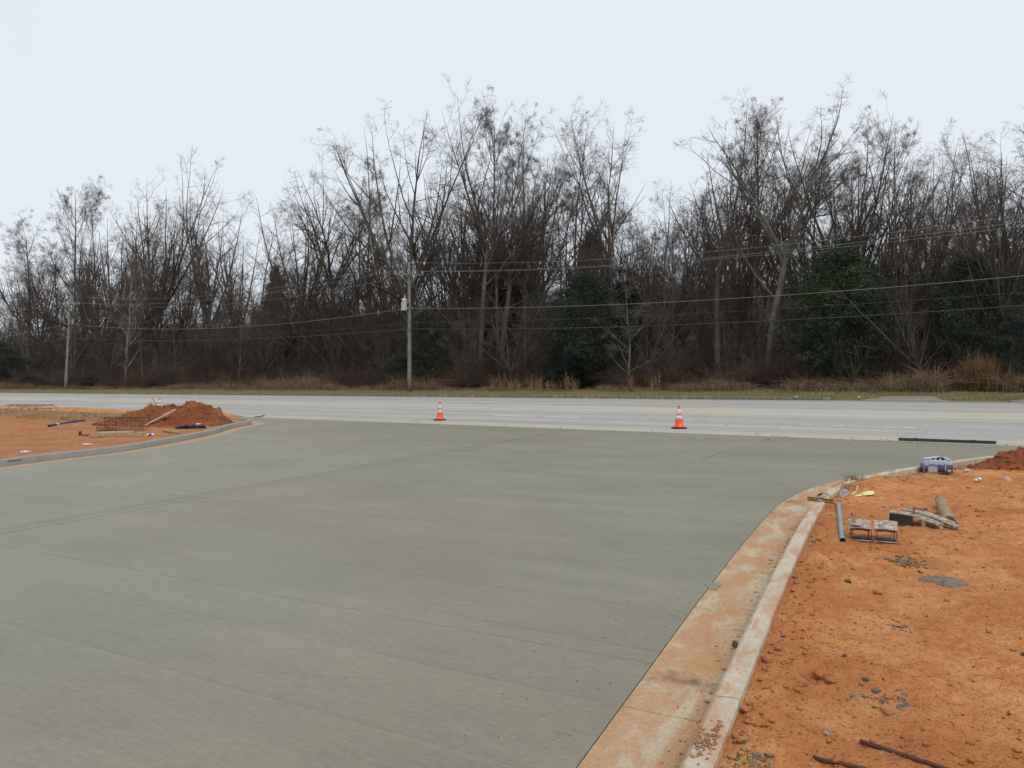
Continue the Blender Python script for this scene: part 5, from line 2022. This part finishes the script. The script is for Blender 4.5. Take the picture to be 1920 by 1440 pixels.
def thicket(name, label, mat, parts, u0, u1, v0, v1, density, smin, smax, seed, slope=0.0):
    """a mass of brush: one object whose own mesh (a clump of stems) is repeated by geometry nodes over a strip of the wood"""
    v, q = join(parts)
    o = link(name, mesh_np(name, v, q), M[mat])
    ng = bpy.data.node_groups.new(name, 'GeometryNodeTree')
    ng.interface.new_socket('Geometry', in_out='INPUT', socket_type='NodeSocketGeometry')
    ng.interface.new_socket('Geometry', in_out='OUTPUT', socket_type='NodeSocketGeometry')
    N, Lk = ng.nodes, ng.links
    gi, go = N.new('NodeGroupInput'), N.new('NodeGroupOutput')
    gm = N.new('GeometryNodeMeshGrid')
    gm.inputs['Size X'].default_value = u1 - u0
    gm.inputs['Size Y'].default_value = v1 - v0
    gm.inputs['Vertices X'].default_value = 2
    gm.inputs['Vertices Y'].default_value = 2
    dp = N.new('GeometryNodeDistributePointsOnFaces')
    dp.inputs['Density'].default_value = density
    dp.inputs['Seed'].default_value = seed
    ip = N.new('GeometryNodeInstanceOnPoints')
    rv = N.new('FunctionNodeRandomValue')
    rv.data_type = 'FLOAT_VECTOR'
    rv.inputs[0].default_value = (-.12, -.12, 0)
    rv.inputs[1].default_value = (.12, .12, 6.283)
    sv = N.new('FunctionNodeRandomValue')
    sv.data_type = 'FLOAT'
    sv.inputs[2].default_value = smin
    sv.inputs[3].default_value = smax
    sv.inputs['Seed'].default_value = seed + 3
    Lk.new(gm.outputs[0], dp.inputs['Mesh'])
    Lk.new(dp.outputs['Points'], ip.inputs['Points'])
    Lk.new(gi.outputs[0], ip.inputs['Instance'])
    Lk.new(rv.outputs[0], ip.inputs['Rotation'])
    Lk.new(sv.outputs[1], ip.inputs['Scale'])
    Lk.new(ip.outputs[0], go.inputs[0])
    m = o.modifiers.new('scatter', 'NODES')
    m.node_group = ng
    c = UV((u0 + u1) / 2, (v0 + v1) / 2, float(floor_h(0, (v0 + v1) / 2)) - .05)
    X_ = Vector((UX, UY, BU)).normalized()
    Y_ = Vector((VX, VY, BV + .0096 + slope))
    Y_ = (Y_ - X_ * Y_.dot(X_)).normalized()
    Z_ = X_.cross(Y_)
    o.matrix_world = Matrix(((X_.x, Y_.x, Z_.x, c.x), (X_.y, Y_.y, Z_.y, c.y), (X_.z, Y_.z, Z_.z, c.z), (0, 0, 0, 1)))
    return tag(o, label, kind='stuff')


def moved(part, dx, dy, s=1.0):
    v, q = part
    return v * s + np.array([dx, dy, 0]), q


thicket('undergrowth', 'tangled brown undergrowth filling the woods edge', 'brush', [moved(shrub(201), 0, 0), moved(shrub(202), 1.1, .4, .8), moved(shrub(203), -.9, .7, .7)], -140, 30, 47.9, 58, .17, .55, 1.15, 4)
thicket('low_brush', 'low reddish brown brush at the front of the woods', 'brush_red', [moved(shrub(211, 2.6, 12, .7), 0, 0), moved(shrub(212, 2.0, 10, .8), .8, .3)], -125, 25, 47.2, 51, .34, .5, 1.05, 9)
thicket('tall_thicket', 'tall grey brown thicket closing the lower woods', 'brush_far', [moved(shrub(221, 9.0, 8, .28), 0, 0), moved(shrub(222, 8.0, 7, .3), 1.6, .7), moved(shrub(223, 7.0, 7, .35), -1.2, -.9)], -170, 42, 54, 68, .075, .55, 1.0, 12)
thicket('far_woods', 'grey brown mass of bare trees on the rising ground behind', 'brush_far', [moved(shrub(231, 10.0, 9, .26), 0, 0), moved(shrub(232, 9.0, 8, .28), 2.5, 1.2), moved(shrub(233, 8.0, 8, .3), -2.0, -1.0)], -260, 55, 68, 108, .030, .7, 1.15, 15, .22)


# ------------------------------------------------------------------ evergreens
def evergreen(seed, rx, H, nclump, leaves, lsize, base=.05, cone=0.0, up=.2):
    """leafy crown: clumps of small folded leaves over an uneven body; returns verts, tris"""
    rng = np.random.default_rng(seed)
    zc = rng.beta(1.3, 1.3, nclump)
    prof = np.sin(np.clip(zc * .93 + .07, 0, 1) * math.pi) ** .55
    if cone:
        prof = (1 - zc) ** .8 * cone + prof * (1 - cone)
    az = rng.uniform(0, 2 * math.pi, nclump)
    lob = 1 + .30 * np.sin(az * 3 + zc * 7 + seed) + .20 * np.sin(az * 5 - zc * 11)
    rad = rx * prof * lob * (1 - .5 * rng.random(nclump) ** 1.8) * rng.uniform(.7, 1.18, nclump)
    c = np.stack([rad * np.cos(az), rad * np.sin(az), (base + (1 - base) * zc) * H], 1)
    cs = rng.uniform(.2, .6, nclump) * rx * .40
    n = nclump * leaves
    ci = np.repeat(np.arange(nclump), leaves)
    d = unit(rng.normal(0, 1, (n, 3)))
    d[:, 2] = d[:, 2] * .7
    p = c[ci] + d * (cs[ci] * rng.random(n) ** .4)[:, None]
    ax = unit(d + rng.normal(0, .6, (n, 3)) + np.array([0, 0, -up]))
    sd = unit(np.cross(ax, rng.normal(0, 1, (n, 3))))
    nn_ = np.cross(ax, sd)
    L = lsize * rng.uniform(.7, 1.3, n)[:, None]
    W_ = L * .27
    v = np.stack([p, p + ax * L * .5 + sd * W_ + nn_ * W_ * .3, p + ax * L, p + ax * L * .5 - sd * W_ + nn_ * W_ * .3], 1).reshape(-1, 3)
    b = (np.arange(n) * 4)[:, None]
    tris = np.concatenate([b + np.array([0, 1, 2]), b + np.array([0, 2, 3])])
    return v, tris


EV = {}
for key, kw, mat in (('holly', dict(seed=3, rx=1.0, H=3.0, nclump=620, leaves=100, lsize=.036), 'leaf'),
                     ('holly_b', dict(seed=8, rx=1.0, H=3.0, nclump=520, leaves=90, lsize=.038), 'leaf_dark'),
                     ('pine', dict(seed=6, rx=1.0, H=2.4, nclump=200, leaves=60, lsize=.10, base=.3), 'needle'),
                     ('cedar', dict(seed=4, rx=1.0, H=3.6, nclump=240, leaves=50, lsize=.10, cone=.85), 'needle')):
    v, tr = evergreen(**kw)
    me = mesh_np('crown_' + key, v, tris=tr)
    me.materials.append(M[mat])
    EV[key] = (me, kw['H'])
ev_trunk = {}
rng_ = np.random.default_rng(2)
tn, trd = grow(np.zeros((1, 3)), np.array([[0, 0, 1.0]]), np.array([2.4]), np.array([.07]), np.array([.015]), 8, .05, .1, rng_)
lp, ld, ll, lr2 = spawn(tn, trd, np.array([26]), (.15, .95), (40, 75), (.25, .4), .5, rng_, np.array([2.4]), .5)
ln, lr3 = grow(lp, ld, ll, lr2, lr2 * .3, 4, .12, .05, rng_)
v, q = join([sweep_np(tn, trd, 8), sweep_np(ln, lr3, 4)])
EVT = mesh_np('evergreen_trunk', v, q, smooth=True)
EVT.materials.append(M['bark'])


def plant_evergreen(key, px, v, half_px, top_py, label, rz=0.0, cat='tree', name='evergreen_tree'):
    me, H_ = EV[key]
    p = at_v(px, v)
    p.z = fz(p)
    w_ = half_px / F * p.y
    h_ = zpix(top_py, p.y) - p.z
    t = thing(name, label, cat, p, rz)
    t.scale = (w_, w_, h_ / H_)
    link('trunk', EVT, None, t)
    link('crown', me, None, t)
    return t


plant_evergreen('holly', 1572, 49.6, 92, 462, 'large leafy green evergreen at the woods edge on the right', .4)
plant_evergreen('holly_b', 1100, 50.2, 78, 515, 'dark evergreen at the woods edge right of the middle', 1.0)
plant_evergreen('holly_b', 1062, 48.6, 42, 615, 'small dark evergreen bush left of the middle evergreen', 2.0, 'bush', 'evergreen_bush')
plant_evergreen('holly_b', 800, 48.8, 52, 585, 'dark holly right behind the transformer pole', 3.0)
plant_evergreen('holly_b', 748, 48.2, 28, 668, 'low dark holly left of the transformer pole foot', 4.0, 'bush', 'evergreen_bush')
plant_evergreen('holly_b', 1822, 51.0, 84, 478, 'dark evergreen mass left of the right edge', 5.0)
plant_evergreen('holly_b', 1915, 48.5, 60, 600, 'dark evergreen bush cut by the right edge', .5, 'bush', 'evergreen_bush')
plant_evergreen('holly_b', -2, 49.5, 42, 640, 'dark evergreen at the left edge behind dry weeds', 1.5)
plant_evergreen('pine', 1108, 76, 36, 448, 'small round pine crown seen far behind the middle trees', .3)
plant_evergreen('cedar', 517, 100, 30, 500, 'dark conical conifer far behind the left woods', .9)
plant_evergreen('pine', 938, 64, 48, 485, 'dark evergreen crown half hidden behind middle trunks', 2.2)
plant_evergreen('pine', 1165, 60, 60, 540, 'dull green evergreen behind the middle holly', 1.2)
for k, (px, hp, top_) in enumerate([(56, 24, 703), (172, 26, 706)]):
    plant_evergreen('holly', px, 47.6, hp, top_, ['low green bush left of the left utility pole foot', 'low green bush right of the left utility pole foot'][k], k * 2.0, 'bush', 'green_bush')

# russet bush at the verge
v, q = shrub(321, 1.0, 34, .42)
nodes, rad = blades(None, 500, np.random.default_rng(5), .30, .9, .006, .45)
nodes[:, :, 2] += np.random.default_rng(6).uniform(0, .35, (500, 1))
v2, q2 = sweep_np(nodes, rad)
v, q = join([(v, q), (v2, q2)])
p = at_v(1836, 45.9)
p.z = z0(p.x, p.y) + .27
t = thing('russet_bush', 'rounded russet brown bush at the verge near the right edge', 'bush', p)
sc_ = (zpix(664, p.y) - p.z) / float(np.percentile(v[:, 2], 99))
t.scale = (sc_ * .66, sc_ * .66, sc_)
link('twigs', mesh_np('russet_twigs', v, q), M['rust_bush'], t)['kind'] = 'stuff'

# ------------------------------------------------------------------ verge grass, weeds and broomsedge
rg2 = np.random.default_rng(77)
n = 26000
px = rg2.uniform(-40, 1960, n)
v = V1 + .25 + 5.0 * rg2.random(n)
r_ = (px - 960) / F
yy = v / (VX * r_ + VY)
xx = r_ * yy
uu = xx * UX + yy * UY
apm = np.zeros(n, bool)
for a, b in AP:
    apm |= (uu > a - .3 + .8 * (v - V1) / 2.7) & (uu < b + .3 - .8 * (v - V1) / 2.7) & (v < V1 + 2.9)
ok = ~apm
xx, yy, v, uu = xx[ok], yy[ok], v[ok], uu[ok]
n = len(xx)
zz = z0(xx, yy) + verge_h(uu, v) - .02
hgt_ = rg2.uniform(.05, .13, n) * (1 + .5 * fbm(uu * .5, v, 2, 4))
az = rg2.uniform(0, 6.28, n)
p0 = np.stack([xx, yy, zz], 1)
p1 = p0 + np.stack([np.cos(az) * .05, np.sin(az) * .05, hgt_], 1)
vv_, qq_ = sweep_np(np.stack([p0, p1], 1), np.stack([np.full(n, .022), np.full(n, .005)], 1), 3)
tag(link('verge_grass', mesh_np('verge_grass', vv_, qq_), M['grass']), 'short winter grass along the far verge', kind='stuff')

parts = []
for k in range(900):
    px = rg2.uniform(-40, 1960)
    v = 45.3 + 2.8 * rg2.random() ** 1.3
    if 1785 < px < 1885 and v < 46.6:
        continue
    p = at_v(px, v)
    big = fbm(np.array([px * .02]), np.array([0.0]), 3, 9)[0]
    hgt_ = max(.3, rg2.uniform(.5, 1.2) * (1 + 1.3 * big)) * (.5 if 890 < px < 1250 else 1.0)
    nodes, rad = blades(None, 16, rg2, .30, hgt_, .0115, .6, .9)
    parts.append(sweep_np(nodes + np.array([p.x, p.y, fz(p)]), rad))
vv_, qq_ = join(parts)
tag(link('dry_weeds', mesh_np('dry_weeds', vv_, qq_), M['dry']), 'tangled dry brown weeds along the foot of the woods', kind='stuff')

tufts = [(924, 705), (940, 702), (957, 712), (973, 714), (995, 702), (1010, 706), (1027, 712), (1041, 714), (1062, 703), (1076, 709), (1184, 704), (1226, 700), (1670, 690)]
words = ['first', 'second', 'third', 'fourth', 'fifth', 'sixth', 'seventh', 'eighth', 'ninth', 'tenth']
for k, (px, py) in enumerate(tufts):
    p = at_v(px, 45.4)
    p.z = z0(p.x, p.y) + .27
    hgt_ = zpix(py - 8, p.y) - p.z
    rngk = np.random.default_rng(500 + k)
    nodes, rad = blades(None, 26, rngk, (.10, .17, .07, .20)[k % 4], hgt_ * rngk.uniform(.8, 1.05), .0085, .22, .5)
    v, q = sweep_np(nodes, rad)
    # feathery seed heads
    n2 = 48
    e = nodes[rngk.integers(0, 26, n2), 2] - np.array([0, 0, 1]) * rngk.uniform(0, hgt_ * .45, (n2, 1))
    o = rngk.normal(0, .05, (n2, 3)) + np.array([0, 0, .09])
    v2, q2 = sweep_np(np.stack([e, e + o], 1), np.stack([np.full(n2, .009), np.full(n2, .004)], 1), 3)
    lab = ('%s broomsedge tuft from the left in the row on the middle verge' % words[k] if k < 10 else
           ['straw broomsedge tuft standing alone left of the widest tuft', 'widest straw broomsedge tuft, right of the middle verge row', 'tall single straw stalk tuft beside the worn apron at the right'][k - 10])
    t = thing('broomsedge_tuft', lab, 'grass tuft', p, 0, 'straw coloured grass tufts on the far verge')
    link('stalks', mesh_np('stalks', v, q), M['sedge'], t)['kind'] = 'stuff'
    link('seed_heads', mesh_np('seed_heads', v2, q2), M['sedge'], t)['kind'] = 'stuff'

for k, (px, lab) in enumerate([(1611, 'small white plastic scrap at the grass end beside the worn apron'), (1493, 'small white scrap on the kerb line left of the worn apron')]):
    p = at_v(px, V1 + .3)
    p.z = z0(p.x, p.y) + .12
    crumpled('plastic_scrap', lab, 'litter', p, .07, M['white_can'], 8 + k)
